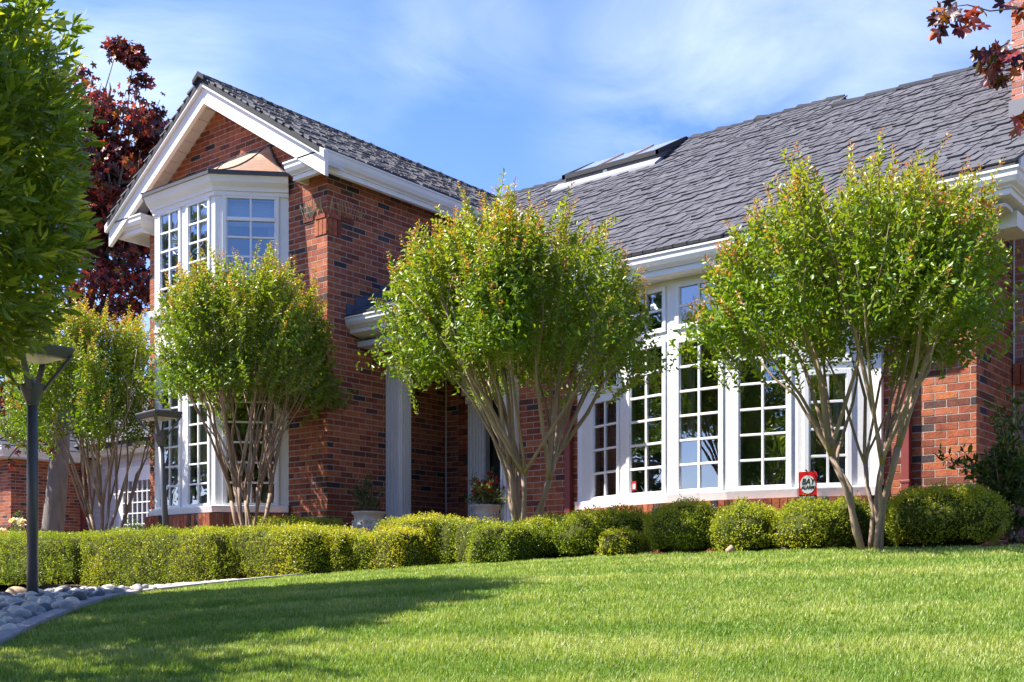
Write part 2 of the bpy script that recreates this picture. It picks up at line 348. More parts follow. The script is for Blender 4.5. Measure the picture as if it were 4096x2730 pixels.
# concrete mow curb
mb = MB(); path = [(*edge[i], 0) for i in range(0, 11)]
path = []
for i in range(0, 10):
    for t in (0, .34, .67):
        q = edge[i] * (1 - t) + edge[i + 1] * t; path.append(q)
path = np.array(path); path[1:-1] = (path[:-2] + path[1:-1] * 2 + path[2:]) / 4
for i in range(len(path) - 1):
    a, b = path[i], path[i + 1]
    def nn(i):
        d = path[min(i + 1, len(path) - 1)] - path[max(i - 1, 0)]; d /= np.linalg.norm(d); return np.array([-d[1], d[0]])
    na, nb = nn(i), nn(i + 1); wv = .085
    za, zb = g1(*a), g1(*b)
    P4 = [(*a, za), (*b, zb), (*(b + nb * wv), zb), (*(a + na * wv), za)]
    mb.hexa([(p[0], p[1], p[2] - .08) for p in P4] + [(p[0], p[1], p[2] + .035) for p in P4])
tag(mb.build('curb', M['curb']), kind='structure')

# ------------------------------------------------------------------ brick laying
def bricks(mb, mo, O, u, n, w_, h_, openings=(), clip=None, course=.0645, blen=.198, mort=.010, ph=0, soldier=False, thick=.055):
    """real bricks standing 5 mm proud of a mortar bed. openings: (a0,a1,z0,z1)"""
    r = random.Random(int(abs(O[0] * 100 + O[1] * 77 + O[2] * 31)) + 3)
    rows = int(round(h_ / course + .49)); z = 0
    for j in range(rows):
        z0, z1 = j * course, min((j + 1) * course - mort, h_)
        a = -blen * (.5 if (j + ph) % 2 else 0)
        while a < w_:
            a0, a1 = max(a, 0), min(a + blen - mort, w_); a += blen
            if a1 - a0 < .02: continue
            segs = [(a0, a1)]
            for (p0, p1, q0, q1) in openings:
                if z1 > q0 + .01 and z0 < q1 - .01:
                    ns = []
                    for s0, s1 in segs:
                        if p1 <= s0 or p0 >= s1: ns.append((s0, s1)); continue
                        if p0 > s0: ns.append((s0, p0))
                        if p1 < s1: ns.append((p1, s1))
                    segs = ns
            for s0, s1 in segs:
                if s1 - s0 < .02: continue
                if clip and not (clip(s0, z1) and clip(s1, z1)): 
                    if not clip((s0 + s1) / 2, (z0 + z1) / 2 + .03): continue
                d = .0015 + r.uniform(0, .0025)
                mb.bas(O, u, n, s0, s1, -.03, d, z0, z1)
def bedding(mo, O, u, n, w_, h_, openings=(), t0=-.16, t1=0, a_in=0):
    xs = sorted({a_in, w_, *[max(0, min(w_, o[0])) for o in openings], *[max(0, min(w_, o[1])) for o in openings]})
    zs = sorted({0, h_, *[max(0, min(h_, o[2])) for o in openings], *[max(0, min(h_, o[3])) for o in openings]})
    xs = [x for x in xs if x >= a_in]
    for a0, a1 in zip(xs, xs[1:]):
        for z0, z1 in zip(zs, zs[1:]):
            c = ((a0 + a1) / 2, (z0 + z1) / 2)
            if any(o[0] < c[0] < o[1] and o[2] < c[1] < o[3] for o in openings): continue
            mo.bas(O, u, n, a0, a1, t0, t1, z0, z1)

house = empty('brick_house', (-9.69, 10.2, .25))
tag(house, 'two storey red brick house with dark shingle roof, bay tower and wide bow window', 'house')
def brickwall(O, u, n, w_, h_, openings=(), clip=None, bed=True, name='wall', mat_=None, a_in=0, **kw):
    mb = MB(); bricks(mb, None, O, u, n, w_, h_, openings, clip, **kw)
    wobj = mb.build(name, mat_ or M['brick'], house)
    if bed:
        mo = MB(); bedding(mo, O, u, n, w_, h_, openings, a_in=a_in); mo.build('mortar', M['mortar'], wobj)
    return wobj
Z0 = 0.0
# key plan numbers (metres)
WL, WR, WF = -13.12, -9.69, 8.75           # projecting wing
ER, EL, EF, EZ = -9.41, -13.62, 8.46, 4.76  # its eaves
RX, RZ = -11.57, 6.11
MF, MR = 10.2, -3.06                        # main front wall, right corner
sR = (RZ - EZ) / (ER - RX); sL = (RZ - EZ) / (RX - EL)
MP = .645; MEY, MEZ = 9.515, 3.21; RGY = 13.97; RGZ = MEZ + MP * (RGY - MEY)
def zmain(Y): return MEZ + MP * (Y - MEY)
def zwing(X): return EZ + (ER - X) * sR if X > RX else EZ + (X - EL) * sL
# wing front wall with bay openings
bay_open = [(.42, 2.75, .9, 2.62), (.42, 2.75, 3.32, 4.58)]
brickwall((WL, WF, Z0), (1, 0), (0, -1), WR - WL, EZ - .07, bay_open)
# gable above
def gclip(a, z):
    X = WL + a; return (EZ - .07 + z) < zwing(X) - .16
gw = MB(); bricks(gw, None, (WL, WF, EZ - .07), (1, 0), (0, -1), WR - WL, 1.5, (), gclip, ph=1)
g = gw.build('gable_wall', M['brick'], house)
mo = MB(); mo.prism([(WL, EZ - .07), (WR, EZ - .07), (WR, zwing(WR) - .12), (RX, RZ - .12), (WL, zwing(WL) - .12)], lambda a, b, t: (a, t, b), WF, WF + .15)
mo.build('mortar', M['mortar'], g)
# wing side wall facing right
sw = brickwall((WR, WF, Z0), (0, 1), (1, 0), 3.4, EZ - .07, [(1.10, 3.4, -1, 2.75)], ph=1, a_in=.161)
# vertical soldier bricks and dentil ledge at top corner
mb = MB()
for i in range(3):
    mb.bas((WR, WF, 0), (0, 1), (1, 0), .01 + i * .068, .01 + i * .068 + .058, -.02, .010, 3.95, 4.13)
    mb.bas((WR, WF, 0), (-1, 0), (0, -1), .01 + i * .068, .01 + i * .068 + .058, -.02, .010, 3.95, 4.13)
for i in range(2):
    mb.bas((WR, WF, 0), (0, 1), (1, 0), 0 + i * .2, .19 + i * .2, -.02, .018, 4.135, 4.19); mb.bas((WR, WF, 0), (-1, 0), (0, -1), .02 + i * .2, .19 + i * .2, -.02, .018, 4.135, 4.19)
mb.build('corbel', M['brick'], house)
# rest of the wing and main body walls
mb = MB(); mb.box((WL, WF + .16, Z0), (WL + .15, 17.4, EZ - .15)); mb.box((WL + .15, 17.25, Z0), (MR - .15, 17.4, 3.1)); mb.build('rear_wall', M['mortar'], house)
# porch recess: inner side wall, door wall
brickwall((-9.75, 9.84, Z0), (0, 1), (1, 0), .96, 2.9, ph=1)
brickwall((-9.75, 10.8, Z0), (1, 0), (0, -1), 1.55, 2.9, [(.43, 1.55, -1, 2.62)])
mb = MB(); bricks(mb, None, (-9.50, 10.76, Z0), (1, 0), (0, -1), .18, 2.9); mb.build('pier', M['brick'], house)
# caulk line in the inner corner
mb = MB(); mb.tube([(-9.735, 10.79, .2), (-9.737, 10.79, 1.5), (-9.735, 10.79, 2.9)], .008, 6); mb.build('sealant_line', M['white'], house); mb = MB(); mb.tube([(MR + .012, 11.29, .2), (MR + .012, 11.29, 3.4)], .008, 6)
mb.build('sealant_line', M['white'], house)
# main front wall
BW0, BW1 = -7.19, -3.87
lit = brickwall((-8.08, MF, Z0), (1, 0), (0, -1), 8.08 + MR, 3.05, [(8.08 + BW0 + .03, 8.08 + BW1 - .05, .83, 3.2)], course=.0677, blen=.203)
# right end wall and its gable
def rclip(a, z):
    Y = MF + a; zz = z; return zz < (zmain(Y) if Y < RGY else 2 * RGZ - zmain(Y)) - .14
rw = MB(); bricks(rw, None, (MR, MF, Z0), (0, 1), (1, 0), 7.2, 6.0, (), rclip, ph=1, course=.0677, blen=.203); rwo = rw.build('wall', M['brick'], house)
mo = MB(); mo.prism([(MF + .161, Z0), (17.4, Z0), (17.4, 3.1), (RGY, RGZ - .13), (MF + .161, zmain(MF + .161) - .13)], lambda a, b, t: (t, a, b), MR - .15, MR); mo.build('mortar', M['mortar'], rwo)
# entry: pilasters, door, column, entablature
def fluted(mb, O, u, n, w_, z0, z1, d=.10):
    mb.bas(O, u, n, 0, w_, -.02, d - .014, z0, z1)
    k = max(3, int(w_ / .042)); s = w_ / k
    for i in range(k): mb.bas(O, u, n, i * s + s * .22, i * s + s * .78, d - .014, d, z0 + .12, z1 - .1)
    mb.bas(O, u, n, -.015, w_ + .015, -.02, d + .02, z0, z0 + .11); mb.bas(O, u, n, -.015, w_ + .015, -.02, d + .02, z1 - .09, z1)
mb = MB(); fluted(mb, (-9.69, 9.84, 0), (1, 0), (0, -1), .236, .2, 2.72, .18)
k = 5
for i in range(k): mb.bas((-9.454, 9.68, 0), (0, 1), (1, 0), .012 + i * .032, .030 + i * .032, 0, .010, .32, 2.62)
mb.build('porch_column', M['white'], house)
mb = MB(); fluted(mb, (-8.295, 10.2, 0), (1, 0), (0, -1), .21, .2, 2.72, .10); mb.build('porch_column', M['white'], house)
mb = MB(); fluted(mb, (-9.32, 10.8, 0), (1, 0), (0, -1), .28, .2, 2.32, .08); mb.build('door_pilaster', M['white'], house)
mb = MB(); fluted(mb, (-8.48, 10.8, 0), (1, 0), (0, -1), .24, .2, 2.32, .08); mb.build('door_pilaster', M['white'], house)
mb = MB(); mb.box((-9.36, 10.66, 2.33), (-8.2, 10.95, 2.62)); mb.box((-9.40, 10.60, 2.55), (-8.2, 10.66, 2.64)); mb.build('door_head', M['white'], house)
mb = MB(); mb.box((-9.04, 10.86, .2), (-8.48, 10.9, 2.33)); dr = mb.build('door', M['door'], house)
for z in (.5, .95, 1.4, 1.85): mb = MB(); mb.box((-9.0, 10.845, z), (-8.5, 10.86, z + .03)); mb.build('door_panel', M['door'], dr)
mb = MB(); mb.box((-9.68, 9.2, 2.74), (-7.2, 10.95, 2.80)); mb.build('porch_ceiling', M['soffit'], house)

# ------------------------------------------------------------------ window maker
def window(O, u, n, w_, z0, z1, cols, rows, fr=.05, mw=.022, parent=None, depth=.07, name='window', sticker=False):
    """frame with glazing bars; O is the left bottom on the glass plane"""
    mb = MB(); O = (O[0], O[1], 0)
    mb.bas(O, u, n, 0, fr, -depth, .018, z0, z1); mb.bas(O, u, n, w_ - fr, w_, -depth, .018, z0, z1)
    mb.bas(O, u, n, fr, w_ - fr, -depth, .018, z0, z0 + fr); mb.bas(O, u, n, fr, w_ - fr, -depth, .018, z1 - fr, z1)
    mb.bas(O, u, n, fr, fr + .012, -depth, .006, z0 + fr, z1 - fr); mb.bas(O, u, n, w_ - fr - .012, w_ - fr, -depth, .006, z0 + fr, z1 - fr)
    iw = (w_ - 2 * fr) / cols; ih = (z1 - z0 - 2 * fr) / rows
    for i in range(1, cols): mb.bas(O, u, n, fr + i * iw - mw / 2, fr + i * iw + mw / 2, -.02, .012, z0 + fr, z1 - fr)
    for j in range(1, rows):
        for i in range(cols): mb.bas(O, u, n, fr + i * iw + (mw / 2 if i else 0), fr + (i + 1) * iw - (mw / 2 if i < cols - 1 else 0), -.02, .010, z0 + fr + j * ih - mw / 2, z0 + fr + j * ih + mw / 2)
    wo = mb.build(name, M['mull'], parent or house, bevel=.003)
    pm = MB(); O3 = np.array(O, float); u3 = np.array([*u, 0.]); n3 = np.array([*n, 0.])
    q = [O3 + u3 * a + n3 * -.006 + np.array([0, 0, zz]) for a, zz in ((fr, z0 + fr), (w_ - fr, z0 + fr), (w_ - fr, z1 - fr), (fr, z1 - fr))]
    pm.add(q, [(0, 1, 2, 3)]); pm.build('pane', M['glass'], wo)
    if sticker:
        s = MB(); s.bas(O, u, n, fr + .025, fr + .075, -.005, -.002, z0 + fr + .03, z0 + fr + .12); s.build('sticker', M['sred'], wo)
        s = MB(); s.bas(O, u, n, fr + .033, fr + .067, -.002, .000, z0 + fr + .045, z0 + fr + .095); s.build('sticker', M['swhite'], wo)
    return wo
def lerp2(a, b, t): return (a[0] + (b[0] - a[0]) * t, a[1] + (b[1] - a[1]) * t)
def unit(a, b): d = np.array(b, float) - np.array(a, float); return d / np.linalg.norm(d)

# ------------------------------------------------------------------ bay (both storeys) on the wing
B0, B1, B2, B3 = (-12.72, WF), (-12.13, 8.156), (-10.94, 8.156), (-10.35, WF)
bayp = [B0, B1, B2, B3]
CROWN = [(0, 0), (0, -.035), (-.012, -.05), (-.03, -.10), (-.075, -.145), (-.085, -.17), (-.085, -.185), (-.105, -.19), (-.105, -.235), (-.15, -.245), (-.30, -.245), (-.30, 0)]
def shift(path, o):
    """offset a 2d path outward (right-hand side)"""
    P = [np.array(p[:2], float) for p in path]; n = len(P); R = []
    for i in range(n):
        ds = []
        if i > 0: ds.append(unit(P[i - 1], P[i]))
        if i < n - 1: ds.append(unit(P[i], P[i + 1]))
        ns = [np.array([d[1], -d[0]]) for d in ds]; m = sum(ns); m /= np.linalg.norm(m); m /= max(.3, m @ ns[0]); R.append(tuple(P[i] + m * o))
    return R
def band(mb, path, z0, z1, o0, o1):
    sweep(mb, [(*p, 0) for p in path], [(o1, z1), (o1, z0), (o0, z0), (o0, z1)])
mb = MB()
band(mb, bayp, 2.62, 3.20, -.10, .0); band(mb, bayp, 4.50, 4.60, -.10, .0); band(mb, bayp, .83, .90, -.10, 0.0)
band(mb, bayp, 2.70, 2.76, 0.0, .012); band(mb, bayp, 3.05, 3.09, 0, .012)
# corner posts, both storeys
for (za, zb) in ((.90, 2.62), (3.30, 4.50)):
    for a, b in ((B0, B1), (B1, B2), (B2, B3)):
        u = unit(a, b); nrm = np.array([u[1], -u[0]]); Lg = float(np.linalg.norm(np.array(b) - np.array(a)))
        first, last = (.085, .085)
        if b is B3: last = .115
        mb.bas((*a, 0), u, nrm, .0, first, -.09, 0, za, zb); mb.bas((*a, 0), u, nrm, Lg - last, Lg, -.09, 0, za, zb)
        if a is B1: mb.bas((*a, 0), u, nrm, Lg / 2 - .055, Lg / 2 + .055, -.09, 0, za, zb)
bay = mb.build('bay_window', M['white'], house)
mb = MB(); sl_prof = [(.075, 0), (.075, -.012), (.06, -.075), (-.08, -.075), (-.08, .012), (0, .012)]
sweep(mb, [(*p, 3.31) for p in bayp], sl_prof); mb.build('sill', M['white'], bay)
mb = MB(); sweep(mb, [(*p, .905) for p in bayp], sl_prof); mb.build('sill', M['white'], bay)
mb = MB(); sweep(mb, [(*p, 4.72) for p in shift(bayp, .13)], CROWN); mb.build('cornice', M['white'], bay)
for (za, zb, rows) in ((.90, 2.62, 7), (3.30, 4.50, 5)):
    u = unit(B1, B2); nrm = (u[1], -u[0])
    window((B1[0] + .085, B1[1]), u, nrm, .455, za, zb, 2, rows, fr=.042, parent=bay)
    window((B1[0] + 1.19 / 2 + .055, B1[1]), u, nrm, .455, za, zb, 2, rows, fr=.042, parent=bay)
    u = unit(B2, B3); nrm = (u[1], -u[0]); window((B2[0] + u[0] * .085, B2[1] + u[1] * .085), u, nrm, .64, za, zb, 2, rows, fr=.042, parent=bay)
    u = unit(B0, B1); nrm = (u[1], -u[0]); window((B0[0] + u[0] * .085, B0[1] + u[1] * .085), u, nrm, .67, za, zb, 2, rows, fr=.042, parent=bay)
# extra sash rail in the right facet, dividing its top lights
u = unit(B2, B3); nrm = np.array([u[1], -u[0]]); mb = MB()
mb.bas((*B2, 0), u, nrm, .13, .68, -.02, .022, 4.20, 4.235); mb.build('sash_rail', M['mull'], bay)
# blinds and curtains inside
mb = MB()
for i in range(14):
    zz = 4.46 - i * .02
    for a, b, a0, a1 in ((B1, B2, .12, .52), (B1, B2, .68, 1.07), (B2, B3, .12, .70)):
        u = unit(a, b); nrm = np.array([u[1], -u[0]]); mb.bas((*a, 0), u, nrm, a0, a1, -.16, -.145, zz - .016, zz)
mb.build('window_blind', M['blind'], bay)
def drape(mb, O, u, nrm, a0, a1, z0, z1, d=-.2):
    O = np.array([O[0], O[1], 0.]); u3 = np.array([*u, 0.]); n3 = np.array([*nrm, 0.]); k = max(6, int((a1 - a0) / .012)); vs = []; fs = []
    for i in range(k + 1):
        t = a0 + (a1 - a0) * i / k; dd = d + .018 * sin(i * 1.9) + .006 * sin(i * .7)
        for zz in (z0, z1): vs.append(O + u3 * t + n3 * dd + np.array([0, 0, zz]))
    for i in range(k): fs.append((2 * i, 2 * i + 2, 2 * i + 3, 2 * i + 1))
    mb.add(vs, fs)
for z0_, z1_ in ((.92, 2.6), (3.3, 4.5)):
    for a, b, a0, a1 in ((B1, B2, .10, .26), (B1, B2, .66, .76), (B2, B3, .58, .70)):
        mb = MB(); u = unit(a, b); drape(mb, a, u, (u[1], -u[0]), a0, a1, z0_, z1_); mb.build('curtain', M['curtain'], bay, smooth=True)
# rowlock brick base under the bay
mb = MB(); mo = MB(); basep = shift(bayp, .09)
for lvl, (z0_, z1_, o) in enumerate(((.63, .825, .02), (.42, .62, -.03), (.2, .41, -.03))):
    pp = shift(basep, o)
    for a, b in zip(pp, pp[1:]):
        u = unit(a, b); nrm = np.array([u[1], -u[0]]); Lg = float(np.linalg.norm(np.array(b) - np.array(a))); k = int(Lg / .068)
        st = Lg / k
        for i in range(k): mb.bas((*a, 0), u, nrm, i * st + .004, (i + 1) * st - .005, -.1, 0, z0_, z1_ - .008)
    sweep(mo, [(*p, 0) for p in shift(pp, -.005)], [(0, z1_ - .012), (0, z0_ - .003), (-.12, z0_ - .003), (-.12, z1_ - .012)])
bb = mb.build('bay_base', M['brick'], house); mo.build('mortar', M['mortar'], bb)
# copper roof, concave
mb = MB(); eav = shift(bayp, .15); zt = 5.16; K = 9
top = [(-12.40, WF - .01), (-12.30, WF - .015), (-10.78, WF - .015), (-10.68, WF - .01)]
def cu(t): return (t, 1 - (1 - t) ** .0 if False else t ** 1.75)
rows_ = []
for i in range(K + 1):
    t = i / K; h_ = 4.735 + (zt - 4.735) * (t ** 1.8); rows_.append([(*lerp2(eav[j], top[j], t), h_) for j in range(4)])
for i in range(K):
    for j in range(3): mb.add([rows_[i][j], rows_[i][j + 1], rows_[i + 1][j + 1], rows_[i + 1][j]], [(0, 1, 2, 3)])
cr = mb.build('copper_roof', M['copper'], bay)
mb = MB()
for j in (1, 2): mb.tube([rows_[i][j] for i in range(K + 1)], .011, 6)
for f in (.5,): mb.tube([(*lerp2(rows_[i][1], rows_[i][2], f), rows_[i][1][2] + .004) for i in range(K + 1)], .009, 6)
mb.tube([rows_[i][3] for i in range(K + 1)], .014, 6); mb.tube([rows_[K][0], rows_[K][1], rows_[K][2], rows_[K][3]], .014, 6)
mb.build('roof_rib', M['lead'], cr)
mb = MB(); sweep(mb, [(*p, 4.737) for p in shift(bayp, .145)], [(0, 0), (0, -.05), (-.012, -.05), (-.012, -.015), (-.28, -.012), (-.28, 0)]); mb.build('drip_edge', M['lead'], cr)

# ------------------------------------------------------------------ eaves
GUT = [(0, 0), (0, -.018), (-.012, -.026), (-.016, -.07), (-.036, -.112), (-.066, -.135), (-.068, -.146), (-.085, -.146), (-.085, -.20), (-.11, -.205), (-.50, -.205), (-.50, -.03)]
mb = MB()
sweep(mb, [(-10.12, WF + .02, EZ), (-10.12, EF, EZ), (ER, EF, EZ), (ER, 11.90, EZ)], GUT[:-2] + [(-.13, -.205), (-.13, -.088), (-.30, -.088), (-.30, -.03)])
mb.build('gutter', M['white'], house)
mb = MB(); sweep(mb, [(EL, 13.4, EZ), (EL, EF, EZ), (-12.90, EF, EZ), (-12.90, WF + .02, EZ)], GUT[:-2] + [(-.13, -.205), (-.13, -.088), (-.30, -.088), (-.30, -.03)]); mb.build('gutter', M['white'], house)
mb = MB(); mb.box((WR, WF + .0, EZ - .094), (ER - .12, 11.9, EZ - .06)); mb.build('soffit', M['soffit'], house); mb = MB(); mb.box((EL + .12, WF, EZ - .094), (WL, 13.4, EZ - .06)); mb.build('soffit', M['soffit'], house)
# rakes
def rk(mb, x0, z0, x1, z1, y0, y1, top, bot): mb.prism([(x0, z0 + bot), (x1, z1 + bot), (x1, z1 + top), (x0, z0 + top)], lambda a, b, t: (a, t, b), y0, y1)
mb = MB()
rk(mb, RX, RZ, ER + .0, EZ, EF - .0, EF + .05, -.02, -.30); mb.build('rake_board', M['white'], house); mb = MB(); rk(mb, EL, EZ, RX, RZ, EF - .0, EF + .05, -.02, -.30)
mb.build('rake_board', M['white'], house)
mb = MB()
rk(mb, RX, RZ, ER + .03, EZ - .02, EF - .045, EF - .002, -.012, -.10); mb.build('rake_trim', M['white'], house); mb = MB(); rk(mb, EL - .03, EZ - .02, RX, RZ, EF - .045, EF - .002, -.012, -.10)
mb.build('rake_trim', M['white'], house)
mb = MB()   # board soffit under the rakes
for (xa, za, xb, zb) in ((RX, RZ, ER, EZ), (EL, EZ, RX, RZ)):
    for i in range(14):
        t0, t1 = i / 14, (i + 1) / 14 - .004
        rk(mb, xa + (xb - xa) * t0, za + (zb - za) * t0, xa + (xb - xa) * t1, za + (zb - za) * t1, EF + .05, WF - .002, -.13, -.17)
mb.build('soffit', M['soffit'], house)

# ------------------------------------------------------------------ shingles
def shingles(mb, O, u, v, width, length, keep, exp_=.142, seed=1, wmin=.09, wmax=.17):
    r = random.Random(seed); O = np.array(O, float); u = np.array(u, float); v = np.array(v, float); v /= np.linalg.norm(v); nn = np.cross(u, v)
    if nn[2] < 0: nn = -nn
    rows = int(length / exp_) + 1
    for j in range(rows):
        s = j * exp_; a = -r.uniform(0, wmax)
        while a < width:
            ww = r.uniform(wmin, wmax); a0, a1 = a, a + ww - .010; a += ww
            a0 = max(a0, 0); a1 = min(a1, width)
            if a1 - a0 < .03: continue
            odd = r.random() < .45; s0 = s + (.030 if odd else 0) + r.uniform(-.008, .008); s1 = min(s + exp_ * 1.35, length)
            c = O + u * (a0 + a1) / 2 + v * (s + exp_ / 2)
            if not keep(*c): continue
            th = r.uniform(.004, .009) if odd else r.uniform(.015, .022); lift0 = .012 + th; lift1 = .010; sk = r.uniform(-.005, .005); lift1 = .010 + th * .55
            P = lambda A, S, h: O + u * A + v * S + nn * h
            mb.hexa([P(a0, s0, .003), P(a1, s0 + sk, .003), P(a1 + .03, s1, .001), P(a0 + .03, s1, .001), P(a0 + .003, s0, lift0), P(a1 - .003, s0 + sk, lift0), P(a1 + .03, s1, lift1), P(a0 + .03, s1, lift1)])
# wing roof
mb = MB()
for x0, z0, x1, z1 in ((RX, RZ, ER - .04, EZ + .015), (EL + .04, EZ + .015, RX, RZ)):
    rk(mb, x0, z0, x1, z1, EF - .05, RGY - .02 if x0 == RX else 16.5, .0, -.13 if False else -.07)
mb.build('roof_deck', M['tile_dark'], house)
Lw = sqrt((ER + .05 - RX) ** 2 + (RZ - EZ) ** 2)
mb = MB()
shingles(mb, (ER - .04, EF - .07, EZ + .02), (0, 1, 0), (RX - ER + .04, 0, RZ - EZ - .02), RGY - EF + .05, Lw, lambda X, Y, Z: Y < MEY + (zwing(X) - MEZ) / MP, seed=2)
shingles(mb, (EL + .04, EF - .07, EZ + .02), (0, 1, 0), (RX - EL - .04, 0, RZ - EZ - .02), 8.0, sqrt((RX - EL) ** 2 + (RZ - EZ) ** 2), lambda X, Y, Z: True, seed=3)
mb.build('roof', M['tile'], house)
# ridge caps
def caps(mb, p0, p1, s1, s2, step=.16, wid=.13, seed=1, h=.03):
    p0 = np.array(p0, float); p1 = np.array(p1, float); Lg = np.linalg.norm(p1 - p0); d = (p1 - p0) / Lg; k = int(Lg / step); r = random.Random(seed)
    s1 = np.array(s1, float); s2 = np.array(s2, float)
    for i in range(k):
        a = p0 + d * (i * step); b = p0 + d * (i * step + step * 1.25); h0 = h + r.uniform(.005, .022) + (.012 if i % 3 == 0 else 0); up = np.array([0, 0, 1.])
        for s in (s1, s2):
            mb.hexa([a + up * .0, b + up * .0, b + s * wid, a + s * wid, a + up * (h0 + .012), b + up * h, b + s * wid + up * h * .8, a + s * wid + up * (h0)])
mb = MB(); nR = np.array([1, 0, -sR]) / sqrt(1 + sR ** 2); nL = np.array([-1, 0, -sL]) / sqrt(1 + sL ** 2)
caps(mb, (RX, EF - .09, RZ), (RX, RGY - .02, RZ), nR, nL, seed=4)
mnF = np.array([0, -1, -MP]) / sqrt(1 + MP ** 2); mnB = np.array([0, 1, -MP]) / sqrt(1 + MP ** 2)
mb.build('ridge_cap', M['tile_rust'], house); mb = MB()
caps(mb, (RX - .4, RGY, RGZ), (-8.3, RGY, RGZ), mnF, mnB, seed=5, step=.24); mb.build('ridge_cap', M['tile_rust'], house); mb = MB(); caps(mb, (-5.95, RGY, RGZ), (-3.0, RGY, RGZ), mnF, mnB, seed=6, step=.42, h=.035); mb.build('ridge_cap', M['tile_rust'], house); mb = MB()
caps(mb, (-8.4, 14.32, 6.34), (-5.90, 14.32, 6.34), mnF, mnB, seed=8, step=.2)
mb.build('ridge_cap', M['tile_rust'], house)
# main roof
RE = -2.66
mb = MB(); dk = lambda y: [(y, zmain(y) - .005), (RGY, RGZ), (18.4, MEZ - .05), (18.4, MEZ - .15), (RGY, RGZ - .1), (y, zmain(y) - .09)]
mb.prism(dk(10.0), lambda a, b, t: (t, a, b), -12.4, -7.2); mb.prism(dk(MEY + .05), lambda a, b, t: (t, a, b), -7.2, -4.0); mb.prism(dk(9.88), lambda a, b, t: (t, a, b), -4.0, RE)
mb.build('roof_deck', M['tile_dark'], house)
Lm = sqrt((RGY - MEY) ** 2 + (RGZ - MEZ) ** 2)
def keep_main(X, Y, Z):
    if X < WR + .02 and Z < EZ: return False
    if X < ER and zmain(Y) < zwing(X): return False
    if X > -4.0 and Y < 9.92: return False
    if X < -7.3 and Y < 10.15: return False
    if -9.93 < X < -8.2 and Y > 13.45: return False
    if X > -3.10 and Y > 11.28 and Y < 12.5: return False
    return True
mb = MB(); shingles(mb, (-12.2, MEY + .035, zmain(MEY + .035)), (1, 0, 0), (0, RGY - MEY - .035, RGZ - zmain(MEY + .035)), RE + 12.2, Lm, keep_main, seed=9)
shingles(mb, (-8.35, 13.55, zmain(13.55)), (1, 0, 0), (0, 14.32 - 13.55, 6.34 - zmain(13.55)), 2.42, .92, lambda X, Y, Z: Y > RGY - .35, seed=10)
mb.build('roof', M['tile'], house)
mb = MB(); mb.prism([(13.62, 5.84), (14.32, 6.32), (15.1, 5.80)], lambda a, b, t: (t, a, b), -8.32, -5.98); mb.build('raised_ridge', M['tile_dark'], house)
mb = MB(); mb.prism([(13.9, 6.03), (14.30, 6.25), (14.7, 6.05)], lambda a, b, t: (t, a, b), -5.978, -5.955); mb.build('gable_vent', M['siding'], house)
# eave steps and gutters of the main roof
mb = MB(); lz = MEZ + .0
LEY = MEY
sweep(mb, [(-7.2, LEY + .35, lz), (-7.2, LEY, lz), (-4.0, LEY, lz), (-4.0, LEY + .33, lz)], GUT); mb.build('gutter', M['white'], house)
rz_ = zmain(9.835)
mb = MB(); sweep(mb, [(-4.02, 9.835, rz_), (-2.62, 9.835, rz_), (-2.62, 10.62, rz_)], GUT); mb.box((-3.05, 10.25, rz_ - .38), (-2.74, 10.64, rz_ - .245)); mb.build('gutter', M['white'], house)
# porch roof
PY, PZ, PX1 = 9.0, 3.05, -7.25; PP = .54
mb = MB(); mb.prism([(PY + .05, PZ), (10.6, PZ - .01 + PP * 1.6), (10.6, PZ - .15 + PP * 1.6), (PY + .05, PZ - .10)], lambda a, b, t: (t, a, b), WR + .01, PX1); mb.build('roof_deck', M['tile_dark'], house)
mb = MB(); shingles(mb, (WR + .02, PY + .035, PZ + .01), (1, 0, 0), (0, 1.6, PP * 1.6), PX1 - WR, 1.85, lambda X, Y, Z: Z > zmain(Y) - .02, seed=12); mb.build('roof', M['tile'], house)
mb = MB(); sweep(mb, [(WR + .005, PY, PZ), (PX1 + .05, PY, PZ), (PX1 + .05, 9.9, PZ)], [(o, z * .86) for o, z in GUT[:-2]] + [(-.3, -.21), (-.3, -.02)]); mb.build('gutter', M['white'], house)
mb = MB()
for i in range(18):
    y0 = 9.03 + i * .135; z0 = PZ + PP * (y0 - PY) - .05 if y0 < 10.4 else zmain(y0) - .02
    mb.box((WR + .006, y0, z0 - .04), (WR + .012 + .001 * (i % 2), y0 + .134, z0 + .20 + (.03 if i % 3 == 1 else 0)))
mb.build('flashing', M['flash'], house)
# main soffit over the bow
mb = MB(); mb.box((-7.2, LEY + .14, 3.03), (-4.0, MF, 3.06)); mb.build('soffit', M['soffit'], house); mb = MB(); mb.box((-4.0, 9.98, 3.14), (-2.76, MF, 3.17)); mb.build('soffit', M['soffit'], house)
# valley flashing
mb = MB(); va = np.array([ER, MEY + (EZ - MEZ) / MP, EZ]); vb = np.array([RX, RGY, RGZ])
for s, in (((1),),): pass
q = [va + np.array([-.02, .02, .04]), va + np.array([.20, -.0, .03 + .0]), vb + np.array([.13, -.0, .03]), vb + np.array([-.03, .0, .05])]
q2 = [p + np.array([0, 0, -.03]) for p in q]; mb.hexa([*q2, *q]); mb.build('valley_flashing', M['valley'], house)
